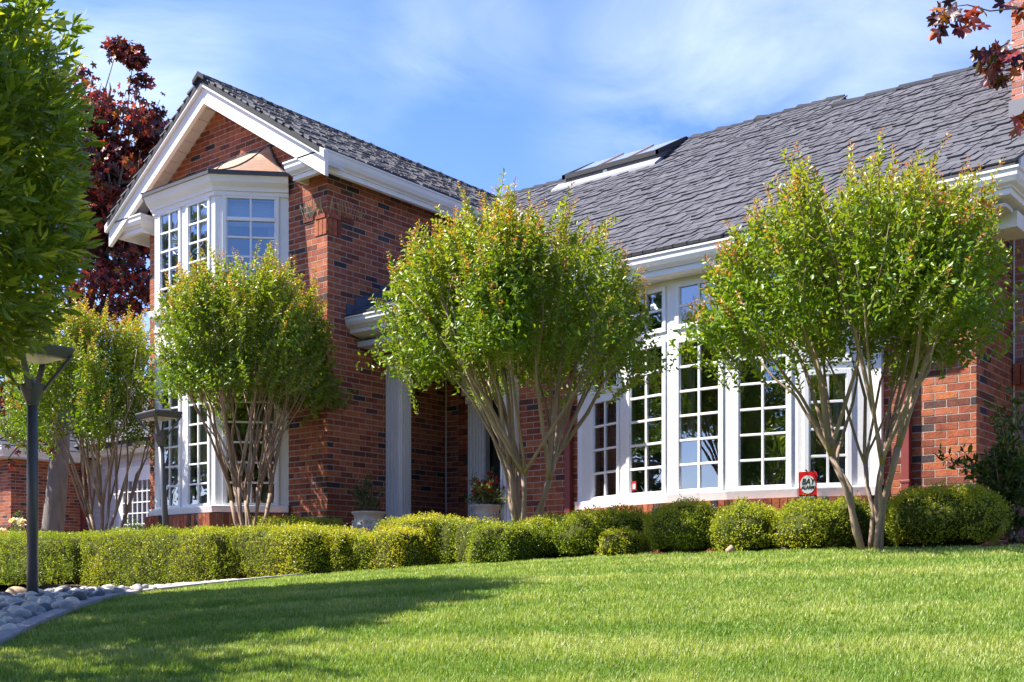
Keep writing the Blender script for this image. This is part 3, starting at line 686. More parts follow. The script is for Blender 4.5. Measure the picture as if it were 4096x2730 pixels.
# right rake of main roof
mb = MB()
def rky(mb, y0, z0, y1, z1, x0, x1, top, bot): mb.prism([(y0, z0 + bot), (y1, z1 + bot), (y1, z1 + top), (y0, z0 + top)], lambda a, b, t: (t, a, b), x0, x1)
rky(mb, 9.99, zmain(9.99), 11.29, zmain(11.29), RE - .02, RE + .02, .0, -.20); mb.build('rake_board', M['white'], house); mb = MB(); rky(mb, 12.51, zmain(12.51), RGY, RGZ, RE, RE + .04, -.01, -.26); rky(mb, RGY, RGZ, 18.2, MEZ, RE, RE + .04, -.01, -.26)
mb.build('rake_board', M['white'], house)
mb = MB(); rky(mb, 9.9, zmain(9.9), 11.29, zmain(11.29), MR, RE, -.12, -.15); mb.build('soffit', M['soffit'], house)
# chimney
mb = MB(); ch0, ch1, cy0, cy1 = -3.07, -1.90, 11.30, 12.50
bricks(mb, None, (ch0, cy0, 0), (1, 0), (0, -1), ch1 - ch0, 7.6); bricks(mb, None, (ch1, cy0, 0), (0, 1), (1, 0), cy1 - cy0, 7.6, ph=1); bricks(mb, None, (ch0, cy1, 4.3), (0, -1), (-1, 0), cy1 - cy0, 3.3, ph=1)
chm = mb.build('chimney', M['brick_ch'], house)
mo = MB(); mo.box((ch0, cy0, 0), (ch1, cy1, 7.6)); mo.build('mortar', M['mortar_lt'], chm)
mb = MB(); mb.box((ch0 - .02, cy0 - .03, zmain(cy0) - .06), (ch1 + .01, cy0 - .008, zmain(cy0) + .16)); mb.build('flashing', M['steel'], chm)
mb = MB(); mb.box((ch0 - .1, cy0 - .06, 7.6), (ch1 + .1, cy1 + .06, 7.75)); mb.build('chimney_cap', M['mortar'], chm)
mb = MB()
for i in range(14): mb.bas((MR + .02, cy0, 0), (1, 0), (0, -1), i * .068, i * .068 + .058, -.01, .06 - 0, 1.86, 2.05)
mb.build('ledge', M['brick'], chm)
# skylight over the ridge
SX0, SX1 = -9.89, -8.25
sk = MB(); sk.prism([(13.52, 5.72), (13.52, 5.94), (14.19, 6.30), (14.19, 5.72)], lambda a, b, t: (t, a, b), SX0 + .04, SX1 - .04); sky_o = sk.build('skylight', M['steel'], house)
mb = MB(); yy0, zz0, yy1, zz1 = 13.48, 5.94, 14.23, 6.34
mb.prism([(yy0, zz0 - .045), (yy0, zz0 + .02), (yy0 + .05, zz0 + .045), (yy0 + .05, zz0 - .02)], lambda a, b, t: (t, a, b), SX0, SX1)
for xx in (SX0, SX1 - .05): mb.prism([(yy0, zz0 - .045), (yy0, zz0 + .024), (yy1, zz1 + .024), (yy1, zz1 - .06)], lambda a, b, t: (t, a, b), xx - .002, xx + .052)
mb.box((SX0, yy1, zz1 - .1), (SX1, yy1 + .04, zz1 + .02)); mb.build('skylight_frame', M['tile_dark'], sky_o)
mb = MB()
for xx in (SX0 + .57, SX0 + 1.09): mb = MB(); mb.prism([(yy0 + .04, zz0 + .02), (yy0 + .04, zz0 + .042), (yy1, zz1 + .042), (yy1, zz1 + .02)], lambda a, b, t: (t, a, b), xx - .012, xx + .012); mb.build('glazing_bar', M['copper'], sky_o)

mb = MB(); mb.prism([(yy0 + .05, zz0 + .005), (yy0 + .05, zz0 + .025), (yy1, zz1 + .018), (yy1, zz1)], lambda a, b, t: (t, a, b), SX0 + .052, SX1 - .052); 
M['skyglass'] = mat('skylight_glass', (.45, .5, .55), .12, 1.0, coat=.5); mb.build('pane', M['skyglass'], sky_o)
mb = MB(); mb.box((SX0 + .70, 13.505, 5.83), (SX0 + .77, 13.518, 5.89)); mb.build('latch', M['white'], sky_o)
mb = MB(); y_ = 13.34; mb.prism([(y_, zmain(y_) + .05), (13.52, zmain(13.52) + .07), (13.52, zmain(13.52) + .02), (y_, zmain(y_) + .0)], lambda a, b, t: (t, a, b), SX0 - .1, SX1 + .02); mb.build('flashing', M['valley'], sky_o)

# ------------------------------------------------------------------ bow window
BS = (-7.19, 10.17); angs = [-20, -10, 0, 10, 20]; lens_ = [.74, .64, .64, .66, .64]
bp = [BS]
for a, l_ in zip(angs, lens_): bp.append((bp[-1][0] + cos(radians(a)) * l_, bp[-1][1] + sin(radians(a)) * l_))
bow_end = bp[-1]
ZB, ZT = .90, 3.02; SP = 2.46
mb = MB()
band(mb, bp, .83, .885, -.1, 0); band(mb, bp, ZT - .06, ZT, -.1, 0)
bow = None; wins = []
posts = []
for i, (a, b) in enumerate(zip(bp, bp[1:])):
    u = unit(a, b); nrm = np.array([u[1], -u[0]]); Lg = float(np.linalg.norm(np.array(b) - np.array(a)))
    lo = .175 if i == 0 else .055; hi = .16 if i == 4 else .055
    mb.bas((*a, 0), u, nrm, 0, lo, -.10, 0, .885, ZT - .06); mb.bas((*a, 0), u, nrm, Lg - hi, Lg, -.10, 0, .885, ZT - .06)
    split = 2.0 if i in (0, 4) else SP
    mb.bas((*a, 0), u, nrm, lo, Lg - hi, -.10, -.001, split - (.03 if i in (0, 4) else .045), split + (.03 if i in (0, 4) else .045))
    wins.append((a, u, nrm, lo, Lg - hi, split, i))
mb.bas((*bp[0], 0), (-1, 0), (0, -1), -.002, .06, -.05, .0, .84, ZT)
mb.bas((*bow_end, 0), (1, 0), (0, -1), -.002, .10, -.30, .0, .84, ZT)
bow = mb.build('bow_window', M['white'], house)
for a, u, nrm, lo, hi, split, i in wins:
    O = (a[0] + u[0] * lo, a[1] + u[1] * lo)
    sgap = .03 if i in (0, 4) else .045
    window(O, u, nrm, hi - lo, .885, split - sgap, 2, 4 if i in (0, 4) else 6, parent=bow, fr=.045, mw=.024, sticker=(i == 1))
    window(O, u, nrm, hi - lo, split + sgap, ZT - .06, 2, 4 if i in (0, 4) else 2, parent=bow, fr=.045, mw=.024)
mb = MB(); sweep(mb, [(bp[0][0] - .06, bp[0][1] + .0, .89)] + [(*p, .89) for p in bp] + [(bow_end[0] + .10, bow_end[1] + .0, .89)], [(.06, 0), (.06, -.012), (.045, -.085), (-.06, -.085), (-.06, .01), (0, .01)]); mb.build('sill', M['white'], bow)
mb = MB(); mo = MB(); pp = shift(bp, .10)
for a, b in zip(pp, pp[1:]):
    u = unit(a, b); nrm = np.array([u[1], -u[0]]); Lg = float(np.linalg.norm(np.array(b) - np.array(a))); k = int(round(Lg / .072)); st = Lg / k
    for i in range(k): mb.bas((*a, 0), u, nrm, i * st + .004, (i + 1) * st - .005, -.12, 0, .62, .80)
    for j in range(6):
        for i in range(3): mb.bas((*a, 0), u, nrm, i * Lg / 3 + .004, (i + 1) * Lg / 3 - .005, -.1, -.03, .15 + j * .0677, .15 + j * .0677 + .059)
sweep(mo, [(*p, 0) for p in shift(bp, .062)], [(0, .615), (0, .1), (-.12, .1), (-.12, .615)]); sweep(mo, [(*p, 0) for p in shift(bp, .092)], [(0, .796), (0, .617), (-.12, .617), (-.12, .796)])
bb = mb.build('bow_base', M['brick'], house); mo.build('mortar', M['mortar'], bb)
# interior glimpses
mb = MB()
for (i, a0, a1) in ((0, .1, .22), (3, .50, .60), (4, .30, .60), (4, .05, .14), (2, .02, .10)):
    mb = MB(); a = bp[i]; u = unit(bp[i], bp[i + 1]); drape(mb, a, u, (u[1], -u[0]), a0, a1, .9, 3.0, -.28); mb.build('curtain', M['curtain'], bow, smooth=True)
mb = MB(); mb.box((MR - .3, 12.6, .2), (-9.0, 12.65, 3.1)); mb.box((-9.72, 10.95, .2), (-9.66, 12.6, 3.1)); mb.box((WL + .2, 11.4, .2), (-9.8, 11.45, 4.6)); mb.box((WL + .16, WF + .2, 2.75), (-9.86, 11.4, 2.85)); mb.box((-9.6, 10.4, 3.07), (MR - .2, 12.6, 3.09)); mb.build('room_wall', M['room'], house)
# living-room furniture seen through the panes
t = empty('armchair', (-4.62, 10.75, .62)); tag(t, 'pale upholstered armchair with curved back seen inside behind the bow window', 'armchair')
mb = MB()
for i in range(9):
    a = -1.3 + i * .325; x, y = -4.62 + .30 * sin(a), 10.85 + .30 * cos(a) * .9 - .1
    mb.tube([(x, y, .75), (x, y, 1.08), (x, y, 1.13 + .03 * cos(a))], [.075, .07, .03], 8)
mb.build('backrest', M['armchair'], t, smooth=True); mb = MB(); mb.lathe((-4.62, 10.75, .62), [(.02, 0), (.30, 0), (.33, .05), (.33, .14), (.28, .18), (.02, .18)], 20); mb.build('seat', M['armchair'], t, smooth=True)
t = empty('armchair', (-11.2, 9.35, .62)); tag(t, 'white upholstered armchair seen inside behind the lower bay window', 'armchair')
mb = MB()
for i in range(9):
    a = -1.3 + i * .325; x, y = -11.2 + .34 * sin(a), 9.35 + .30 * cos(a)
    mb.tube([(x, y, .80), (x, y, 1.12), (x, y, 1.20 + .03 * cos(a))], [.09, .08, .03], 8)
mb.build('backrest', M['armchair'], t, smooth=True); mb = MB(); mb.lathe((-11.2, 9.35, .62), [(.02, 0), (.33, 0), (.36, .05), (.36, .16), (.3, .2), (.02, .2)], 20); mb.build('seat', M['armchair'], t, smooth=True)
# downspouts
for (x, z1) in ((-7.40, 3.0), (-3.69, 3.15)):
    mb = MB(); mb.box((x, MF - .075, .2), (x + .075, MF - .008, z1))
    for z in (.9, 2.0): mb.box((x - .006, MF - .08, z), (x + .081, MF - .003, z + .03))
    mb.build('downspout', M['down'], house, bevel=.006)
# far left low wing of the house
FX = -22.5; SYY = 13.5
mb = MB()
for j in range(26):
    z0 = .1 + j * .11; mb.prism([(0, z0), (0, z0 + .108), (-.006, z0 + .108), (-.018, z0)], lambda a, b, t: (t, SYY + a, b), FX, WL - .01)
mb.box((FX, SYY, .1), (WL, SYY + .15, 3.0)); mb.build('siding_wall', M['siding'], house)
x0 = onY(492, 0, SYY)[0]
window((x0, SYY - .03), (1, 0), (0, -1), 1.15, .95, 2.18, 6, 5, fr=.06, mw=.022, name='window'); 
mb = MB(); mb.box((x0 - .1, SYY - .05, .85), (x0 + 1.25, SYY - .0, .95)); mb.box((x0 - .1, SYY - .045, 2.18), (x0 + 1.25, SYY, 2.42)); mb.box((x0 - .1, SYY - .04, .95), (x0, SYY, 2.18)); mb.build('window_casing', M['white'], house)
mb = MB(); mb.box((x0, SYY - .002, .95), (x0 + 1.15, SYY - .001, 2.18)); mb.build('room_wall', M['gatered'], house)
mb = MB(); sweep(mb, [(FX - .2, SYY - .4, 2.88), (WL - .02, SYY - .4, 2.88)], GUT); mb.build('gutter', M['white'], house)
brickwall((FX, 11.77, 0), (0, 1), (1, 0), 1.75, 2.75, ph=1, a_in=.161); brickwall((FX - 4, 11.77, 0), (1, 0), (0, -1), 4.0, 2.75)
mb = MB(); mb.box((FX + .01, 12.5, .1), (FX + .06, 13.15, 1.15)); mb.build('gate', M['gatered'], house)
mb = MB(); mb.box((FX + .01, 13.3, .1), (FX + .08, 13.38, 2.7)); mb.build('downspout', M['down'], house)
mb = MB(); mb.prism([(SYY - .45, 2.86), (17.3, 5.3), (21, 2.9), (21, 2.8), (17.3, 5.2), (SYY - .45, 2.76)], lambda a, b, t: (t, a, b), -29, WL - .02)
mb.prism([(FX + .35, 2.74), (FX - 2, 4.3), (FX - 4.4, 2.74), (FX - 4.4, 2.64), (FX - 2, 4.2), (FX + .35, 2.64)], lambda a, b, t: (a, t, b), 11.4, 15.5); mb.build('roof_deck', M['tile_dark'], house)
mb = MB(); shingles(mb, (-29, SYY - .5, 2.86), (1, 0, 0), (0, 3.85, 2.44), 29 + WL - .1, 4.5, lambda X, Y, Z: True, exp_=.17, seed=20, wmin=.18, wmax=.34)
shingles(mb, (FX + .38, 11.38, 2.76), (0, 1, 0), (-2.38, 0, 1.56), 4.0, 2.83, lambda X, Y, Z: True, exp_=.17, seed=21, wmin=.18, wmax=.34); shingles(mb, (FX - 4.4, 11.38, 2.76), (0, 1, 0), (2.4, 0, 1.56), 4.0, 2.83, lambda X, Y, Z: True, exp_=.17, seed=22, wmin=.18, wmax=.34)
mb.build('roof', M['tile'], house)
mb = MB(); sweep(mb, [(FX - 4.45, 11.35, 2.76), (FX + .42, 11.35, 2.76), (FX + .42, 13.1, 2.76)], GUT); mb.build('gutter', M['white'], house)

# dried twigs of an old nest under the eave corner
mb = MB(); rr = random.Random(5)
for i in range(46):
    f = rr.uniform(-.42, .5)
    base_ = (WR + .03, WF + f, 4.18 + rr.uniform(0, .05)) if f > 0 else (WR + f * .9, WF - .03, 4.18 + rr.uniform(0, .05))
    dx = rr.uniform(-.06, .06); mb.tube([base_, (base_[0] + (.03 if f > 0 else dx), base_[1] + (dx if f > 0 else -.03), base_[2] + rr.uniform(.06, .15))], .0035, 5)
tag(mb.build('nest', M['nest']), 'fringe of dry straw twigs tucked under the white eave on the wing corner', 'nest')

# ------------------------------------------------------------------ foliage
def leaves(P, T, U, Ln, Wd, C, fold=.25, shape='lens'):
    """P base, T tip direction, U side direction -> lens-shaped leaves"""
    n = len(P); Ln = np.broadcast_to(np.asarray(Ln, float), (n,))[:, None]; Wd = np.broadcast_to(np.asarray(Wd, float), (n,))[:, None]
    T = T / (np.linalg.norm(T, axis=1, keepdims=True) + 1e-9); U = U - T * (U * T).sum(1, keepdims=True); U /= (np.linalg.norm(U, axis=1, keepdims=True) + 1e-9); Nn = np.cross(T, U)
    if shape == 'quad':
        V = np.stack([P, P + T * Ln * .5 + U * Wd * .5 + Nn * Wd * fold, P + T * Ln, P + T * Ln * .5 - U * Wd * .5 + Nn * Wd * fold], 1)
        F = np.arange(4 * n).reshape(-1, 4); return V.reshape(-1, 3), F, np.repeat(C, 4, 0)
    V = np.stack([P, P + T * Ln * .30 + U * Wd * .42 + Nn * Wd * fold, P + T * Ln * .68 + U * Wd * .40 + Nn * Wd * fold, P + T * Ln - Nn * Ln * .08, P + T * Ln * .68 - U * Wd * .40 + Nn * Wd * fold, P + T * Ln * .30 - U * Wd * .42 + Nn * Wd * fold], 1)
    i = np.arange(n)[:, None] * 6; F = np.vstack([i + np.array([0, 1, 2, 3]), i + np.array([0, 3, 4, 5])]); return V.reshape(-1, 3), F, np.repeat(C, 6, 0)
def rnd_dir(n, r=None): v = (r or rng).normal(size=(n, 3)); return v / np.linalg.norm(v, axis=1, keepdims=True)
def leafobj(name, mat_, V, F, C, parent): return obj(name, npmesh(name, V, F, C), mat_, parent)

def myrtle(base, R, z0, z1, label, seed, nshoot=300, lean=(0, 0), nstem=8, density=1.0, right_arm=0):
    """multi-stemmed crape myrtle: base xyz, crown radius R, crown from z0 to z1"""
    r = np.random.default_rng(seed); base = np.array(base, float); t = empty('crape_myrtle', tuple(base)); tag(t, label, 'tree', 'crape myrtles planted along the front of the house')
    mb = MB(); tips = []
    H = z1 - z0; hz = z0 - base[2]
    for i in range(nstem):
        a = 2 * pi * i / nstem + r.uniform(-.3, .3); sp = R * r.uniform(.16, .52)
        p0 = base + np.array([cos(a) * .055, sin(a) * .055, -.05]); fork = base + np.array([cos(a) * sp * .50, sin(a) * sp * .50, hz * r.uniform(.42, .56)])
        mid = (p0 + fork) / 2 + np.array([-cos(a), -sin(a), 0]) * .03 + np.array([*r.normal(0, .018, 2), 0]); r0 = r.uniform(.019, .030)
        q = (mid + fork) / 2 + np.array([*r.normal(0, .015, 3)])
        mb.tube([p0, (p0 + mid) / 2 + np.array([*r.normal(0, .008, 3)]), mid, q, fork], [r0, r0 * .92, r0 * .85, r0 * .76, r0 * .88], 8)
        for k in range(4):
            b = a + r.uniform(-1.0, 1.0); sp2 = R * r.uniform(.3, .92)
            e = base + np.array([cos(b) * sp2 * .8, sin(b) * sp2 * .8, hz + H * r.uniform(.0, .35)])
            m2 = fork * .55 + e * .45 + np.array([0, 0, .02 + .08 * r.uniform()]) + np.array([*r.normal(0, .022, 3)]); m1 = fork * .8 + m2 * .2 + np.array([*r.normal(0, .01, 3)])
            rb = r0 * r.uniform(.42, .6)
            mb.tube([fork - np.array([0, 0, .01]), m1, m2, (m2 + e) / 2 + np.array([*r.normal(0, .02, 3)]), e], [rb * 1.5, rb * 1.1, rb, rb * .7, rb * .5], 6)
            tips.append(e)
            for kk in range(2):
                e2 = e + np.array([*(r.normal(0, .10, 2)), r.uniform(.15, .40) * H]); mb.tube([m2 * .3 + e * .7, (e + e2) / 2 + r.normal(0, .02, 3), e2], [rb * .5, rb * .4, rb * .22], 5)
    mb.build('trunk', M['bark'], t, smooth=True)
    # upright shoots clothed in opposite leaves
    Ps, Ts, Us, Cs, Ls = [], [], [], [], []; tw = MB()
    nsh = int(nshoot)
    G = int(nshoot / 17); ga = r.uniform(0, 2 * pi, G); gf = np.sqrt((np.arange(G) + .5) / G); gh = r.uniform(.80, 1.04, G); gx = np.cos(ga + np.arange(G) * 2.4) * gf; gy = np.sin(ga + np.arange(G) * 2.4) * gf
    for s in range(nsh):
        k_ = r.integers(G); X_ = gx[k_] * .93 + r.normal(0, .085); Y_ = gy[k_] * .93 + r.normal(0, .085); a = math.atan2(Y_, X_); f = min(1.12, math.hypot(X_, Y_)); rr_ = R * f
        topz = z0 + H * (max(.05, 1 - min(1, f) ** 4.2)) ** .5 * gh[k_] * r.uniform(.88, 1.05)
        layer = r.uniform(0, 1)
        if layer < .5: zt_ = topz + (r.uniform(.08, .24) if r.uniform() < .2 else 0)
        else: zt_ = z0 + .10 * H * (1 - f) + (topz - z0) * r.uniform(.16, .95)
        ln = r.uniform(.30, .58) * (1.2 if layer < .5 else .8)
        outw = .10 + .55 * f ** 1.5 * (1.0 if layer < .45 else 1.5)
        d = np.array([cos(a) * outw + r.normal(0, .12), sin(a) * outw + r.normal(0, .12), 1.0 if layer < .45 else r.uniform(.3, 1)]); d /= np.linalg.norm(d)
        tip = np.array([base[0] + lean[0] + cos(a) * rr_, base[1] + lean[1] + sin(a) * rr_, zt_]); st = tip - d * ln
        bend = np.array([*r.normal(0, .04, 2), 0])
        tw.tube([st, (st + tip) / 2 + bend * .6, tip], [.004, .003, .0015], 4, cap=False)
        nn_ = int(ln / .021 * density); ts = (np.arange(nn_) + .5) / nn_
        pos = st + (tip - st) * ts[:, None] + bend * (4 * ts * (1 - ts))[:, None] * .6
        ang0 = r.uniform(0, 2 * pi)
        for sgn in (0, 1):
            an = ang0 + np.arange(nn_) * 1.6 + sgn * pi
            s1 = np.cross(d, [0, 0, 1.]) + 1e-6; s1 /= np.linalg.norm(s1); s2 = np.cross(d, s1)
            side = s1 * np.cos(an)[:, None] + s2 * np.sin(an)[:, None]
            td = side * .85 + d * .62 + r.normal(0, .22, (nn_, 3)) + np.array([0, 0, -.05])
            Ps.append(pos + side * .003); Ts.append(td); Us.append(np.cross(td, side + r.normal(0, .5, (nn_, 3))))
            top = np.clip((ts - .62) / .38, 0, 1) * (1.0 if layer < .45 else .25)
            small = 1 - .5 * top
            Ls.append(r.uniform(.030, .050, nn_) * small * (1 - .15 * (ts < .1)))
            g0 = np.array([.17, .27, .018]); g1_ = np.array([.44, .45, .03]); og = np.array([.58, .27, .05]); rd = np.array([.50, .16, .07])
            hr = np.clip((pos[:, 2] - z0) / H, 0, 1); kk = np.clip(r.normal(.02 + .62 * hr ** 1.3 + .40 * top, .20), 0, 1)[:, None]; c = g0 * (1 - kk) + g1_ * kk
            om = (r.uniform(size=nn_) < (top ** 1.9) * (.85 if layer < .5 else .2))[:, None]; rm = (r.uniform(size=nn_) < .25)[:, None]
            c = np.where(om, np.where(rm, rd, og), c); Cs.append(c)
    # short random inner leaves for fullness
    nf = int(nsh * 24 * density); k_ = r.integers(G, size=nf); X_ = gx[k_] * .88 + r.normal(0, .10, nf); Y_ = gy[k_] * .88 + r.normal(0, .10, nf); f = np.minimum(1, np.hypot(X_, Y_))
    zz = z0 + .06 * H * (1 - f) + H * np.sqrt(np.clip(1 - f ** 4.2, .03, 1)) * gh[k_] * .86 * r.uniform(0, 1, nf)
    pos = np.stack([base[0] + lean[0] + X_ * R, base[1] + lean[1] + Y_ * R, zz], 1)
    holes = sines(pos, seed + 3, 8.0); kp = holes > -.15; pos = pos[kp]; nf = len(pos)
    td = rnd_dir(nf, r) + np.array([0, 0, .35]); Ps.append(pos); Ts.append(td); Us.append(rnd_dir(nf, r)); Ls.append(r.uniform(.03, .05, nf))
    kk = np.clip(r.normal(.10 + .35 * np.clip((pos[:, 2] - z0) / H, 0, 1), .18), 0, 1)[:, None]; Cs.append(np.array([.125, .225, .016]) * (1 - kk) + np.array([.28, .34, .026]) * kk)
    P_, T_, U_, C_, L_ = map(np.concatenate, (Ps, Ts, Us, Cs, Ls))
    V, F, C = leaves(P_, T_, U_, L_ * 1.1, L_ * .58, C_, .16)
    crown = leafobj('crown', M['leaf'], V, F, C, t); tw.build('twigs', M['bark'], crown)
    return t
def at_ground(px, Y):
    r = ray(px, 0); D = Y / r[1]; X = r[0] * D; return (X, Y, g1(X, Y))
b4 = at_ground(3490, 7.7); b3 = at_ground(2098, 7.75); b2 = at_ground(1000, 7.9); b1 = at_ground(415, 7.9)
rt = np.array([cT, sT])   # camera right in plan
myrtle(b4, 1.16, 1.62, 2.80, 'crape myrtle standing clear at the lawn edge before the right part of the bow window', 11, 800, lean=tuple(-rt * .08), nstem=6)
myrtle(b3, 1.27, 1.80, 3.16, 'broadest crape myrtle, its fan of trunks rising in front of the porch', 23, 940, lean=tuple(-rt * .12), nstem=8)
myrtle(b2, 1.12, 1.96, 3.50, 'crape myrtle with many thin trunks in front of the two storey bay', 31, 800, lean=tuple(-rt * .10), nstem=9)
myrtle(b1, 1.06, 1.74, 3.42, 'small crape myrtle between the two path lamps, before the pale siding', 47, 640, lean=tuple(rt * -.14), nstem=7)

# big glossy-leaved tree at the left, close to the camera
def broadleaf(base, cen, rad, label, seed, n, trunk_r=.09, ll=.10, name='laurel_tree', cols=None, matn='glossleaf', bark='bark2', inner=.55, sq=2.0):
    r = np.random.default_rng(seed); base = np.array(base, float); cen = np.array(cen, float); rad = np.array(rad, float)
    t = empty(name, tuple(base)); tag(t, label, 'tree')
    mb = MB(); mb.tube([base - [0, 0, .1], base * .5 + np.array([cen[0], cen[1], cen[2] - rad[2]]) * .5, [cen[0], cen[1], cen[2] - rad[2] * .7], [cen[0], cen[1], cen[2] + rad[2] * .6]], [trunk_r, trunk_r * .85, trunk_r * .75, trunk_r * .2], 10)
    for i in range(26):
        d = rnd_dir(1, r)[0]; e = cen + d * rad * r.uniform(.6, .92); s = np.array([cen[0], cen[1], cen[2] + (e[2] - cen[2]) * .35 - rad[2] * .2]); mb.tube([s, (s + e) / 2 + r.normal(0, .05, 3), e], [trunk_r * .3, trunk_r * .2, trunk_r * .07], 6)
    mb.build('trunk', M[bark], t, smooth=True)
    ns = n // 9; d = rnd_dir(ns, r); hq = np.hypot(d[:, 0], d[:, 1]); d = d / ((hq ** sq + np.abs(d[:, 2]) ** sq) ** (1 / sq))[:, None]; rho = r.uniform(inner, 1.0, ns) ** .6; lump = 1 + .16 * sines(d * 3, seed, 2.2) + .07 * sines(d * 3, seed + 1, 5)
    sp = cen + d * rad * (rho * lump)[:, None]; ax = d + np.array([0, 0, .5]) + r.normal(0, .45, (ns, 3)); ax /= np.linalg.norm(ax, axis=1, keepdims=True)
    Ps, Ts, Us, Cs, Ls = [], [], [], [], []
    new = r.uniform(size=ns) < .22
    cols = cols or ((.035, .075, .012), (.085, .15, .02), (.22, .28, .03))
    for k in range(9):
        q = k / 8; pos = sp + ax * (q * .16 - .05); side = np.cross(ax, rnd_dir(ns, r)); side /= np.linalg.norm(side, axis=1, keepdims=True)
        td = side * (.95 - .6 * q) + ax * (.45 + .5 * q) + np.array([0, 0, -.10]); Ps.append(pos); Ts.append(td); Us.append(np.cross(td, ax) + r.normal(0, .3, (ns, 3))); Ls.append(r.uniform(.75, 1.2, ns) * ll * (1 - .25 * q))
        m = np.clip(r.normal(.35, .25, ns), 0, 1)[:, None]; c = np.array(cols[0]) * (1 - m) + np.array(cols[1]) * m; c = np.where((new & (k > 4))[:, None], np.array(cols[2]), c); Cs.append(c)
    P_, T_, U_, C_, L_ = map(np.concatenate, (Ps, Ts, Us, Cs, Ls)); V, F, C = leaves(P_, T_, U_, L_, L_ * .30, C_, .12)
    leafobj('crown', M[matn], V, F, C, t); return t
lx, ly = LD(-3.95, 6.4)
LCOL = ((.14, .21, .025), (.31, .41, .045), (.54, .56, .07))
broadleaf((lx, ly, g1(lx, ly)), (lx, ly, 2.33), (1.26, 1.26, 1.14), 'tall dense laurel with long glossy leaves filling the left edge in the foreground', 5, 54000, inner=.66, sq=4.0, ll=.112, cols=LCOL)
for (l_, D_, n_, lab) in ((-4.05, 4.35, 8000, 'laurel outside the left edge, nearest the viewer, shading the lawn'),):
    qx, qy = LD(l_, D_); broadleaf((qx, qy, g1(qx, qy)), (qx, qy, 1.6), (1.35, 1.45, 1.2), lab, 15, n_, inner=.4, ll=.13, cols=LCOL)

# maple leaves
def maple_outline():
    pts = []
    lob = [(0, 1.0), (55, .86), (110, .62), (-110, .62), (-55, .86)]
    order = [(-160, .18), (-128, .55), (-110, .66), (-88, .36), (-68, .70), (-52, .90), (-36, .62), (-22, .42), (-14, .72), (0, 1.0), (14, .72), (22, .42), (36, .62), (52, .90), (68, .70), (88, .36), (110, .66), (128, .55), (160, .18)]
    for a, q in order: pts.append((sin(radians(a)) * q * .55, cos(radians(a)) * q * .55 + .35))
    return pts
MO = maple_outline()
def maple_leaves(P, T, U, Ln, C):
    n = len(P); T = T / np.linalg.norm(T, axis=1, keepdims=True); U = U - T * (U * T).sum(1, keepdims=True); U /= np.linalg.norm(U, axis=1, keepdims=True); Nn = np.cross(T, U); Ln = Ln[:, None]
    k = len(MO); V = np.empty((n, k + 1, 3)); V[:, 0] = P + T * Ln * .3
    for j, (a, b) in enumerate(MO): V[:, j + 1] = P + (U * a + T * b) * Ln + Nn * Ln * (-.18 * abs(a) + .03 * ((j % 3) - 1))
    i = np.arange(n)[:, None] * (k + 1); F = np.vstack([i + np.array([0, j + 1, (j + 1) % k + 1]) for j in range(k)])
    return V.reshape(-1, 3), F, np.repeat(C, k + 1, 0)
def maple(base, blobs, label, seed, n, ll, name='red_maple', tr=.16, limbs=(), extra=None):
    r = np.random.default_rng(seed); base = np.array(base, float); t = empty(name, tuple(base)); tag(t, label, 'tree'); mb = MB()
    c0 = np.array(blobs[0][0], float); fork = base * .45 + np.array([c0[0], c0[1], c0[2]]) * .55; fork[2] = base[2] + (c0[2] - base[2]) * .45
    mb.tube([base - [0, 0, .2], base + [0.02, 0, .5], (base + fork) / 2, fork], [tr * 1.15, tr, tr * .88, tr * .75], 12)
    Ps = []
    tot = sum(b[2] for b in blobs)
    for c, rad, wgt in blobs:
        c = np.array(c, float); rad = np.array(rad, float)
        if rad[0] < .36:
            mb.tube([fork * .35 + c * .65 + r.normal(0, .06, 3), fork * .15 + c * .85 + r.normal(0, .05, 3), c], [tr * .10, tr * .07, tr * .03], 5); k = int(n * wgt / tot); d = rnd_dir(k, r); Ps.append(c + d * rad * (r.uniform(.1, 1, k) ** .5)[:, None]); continue
        mb.tube([fork, (fork + c) / 2 + r.normal(0, .12, 3), c, c + [0, 0, rad[2] * .6]], [tr * .36, tr * .22, tr * .13, tr * .04], 7)
        for i in range(9):
            e = c + rnd_dir(1, r)[0] * rad * .85; mb.tube([c + (fork - c) * r.uniform(0, .4), (c + e) / 2 + r.normal(0, .1, 3), e], [tr * .17, tr * .11, tr * .03], 5)
        k = int(n * wgt / tot); d = rnd_dir(k, r); rho = r.uniform(.1, 1, k) ** .45; Ps.append(c + d * rad * rho[:, None])
    for l_ in limbs: mb.tube(l_[0], l_[1], 6)
    mb.build('trunk', M['bark2'], t, smooth=True)
    P_ = np.concatenate(Ps); cl = sines(P_, seed + 2, 3.2 if ll > .1 else 5); P_ = P_[cl > -.22]
    if extra is not None: P_ = np.concatenate([P_, extra])
    n_ = len(P_); T_ = rnd_dir(n_, r) * .7 + np.array([0, 0, -.75]); U_ = rnd_dir(n_, r)
    m = r.uniform(size=n_)[:, None]; a = np.array([.05, .013, .018]); b = np.array([.16, .022, .02]); c = np.array([.40, .05, .03]); o = np.array([.45, .15, .035]); g_ = np.array([.08, .06, .02])
    C_ = np.where(m < .42, a, np.where(m < .74, b, np.where(m < .88, c, np.where(m < .94, o, g_)))) * r.uniform(.8, 1.2, (n_, 1))
    V, F, C = maple_leaves(P_, T_, U_, r.uniform(.75, 1.2, n_) * ll, C_); leafobj('crown', M['mapleleaf'], V, F, C, t); return t
mbx = at(205, 2130, 18.0); mbase = (mbx[0], mbx[1], g1(mbx[0], mbx[1]))
A_ = lambda x, y, D=18.0: tuple(at(x, y, D))
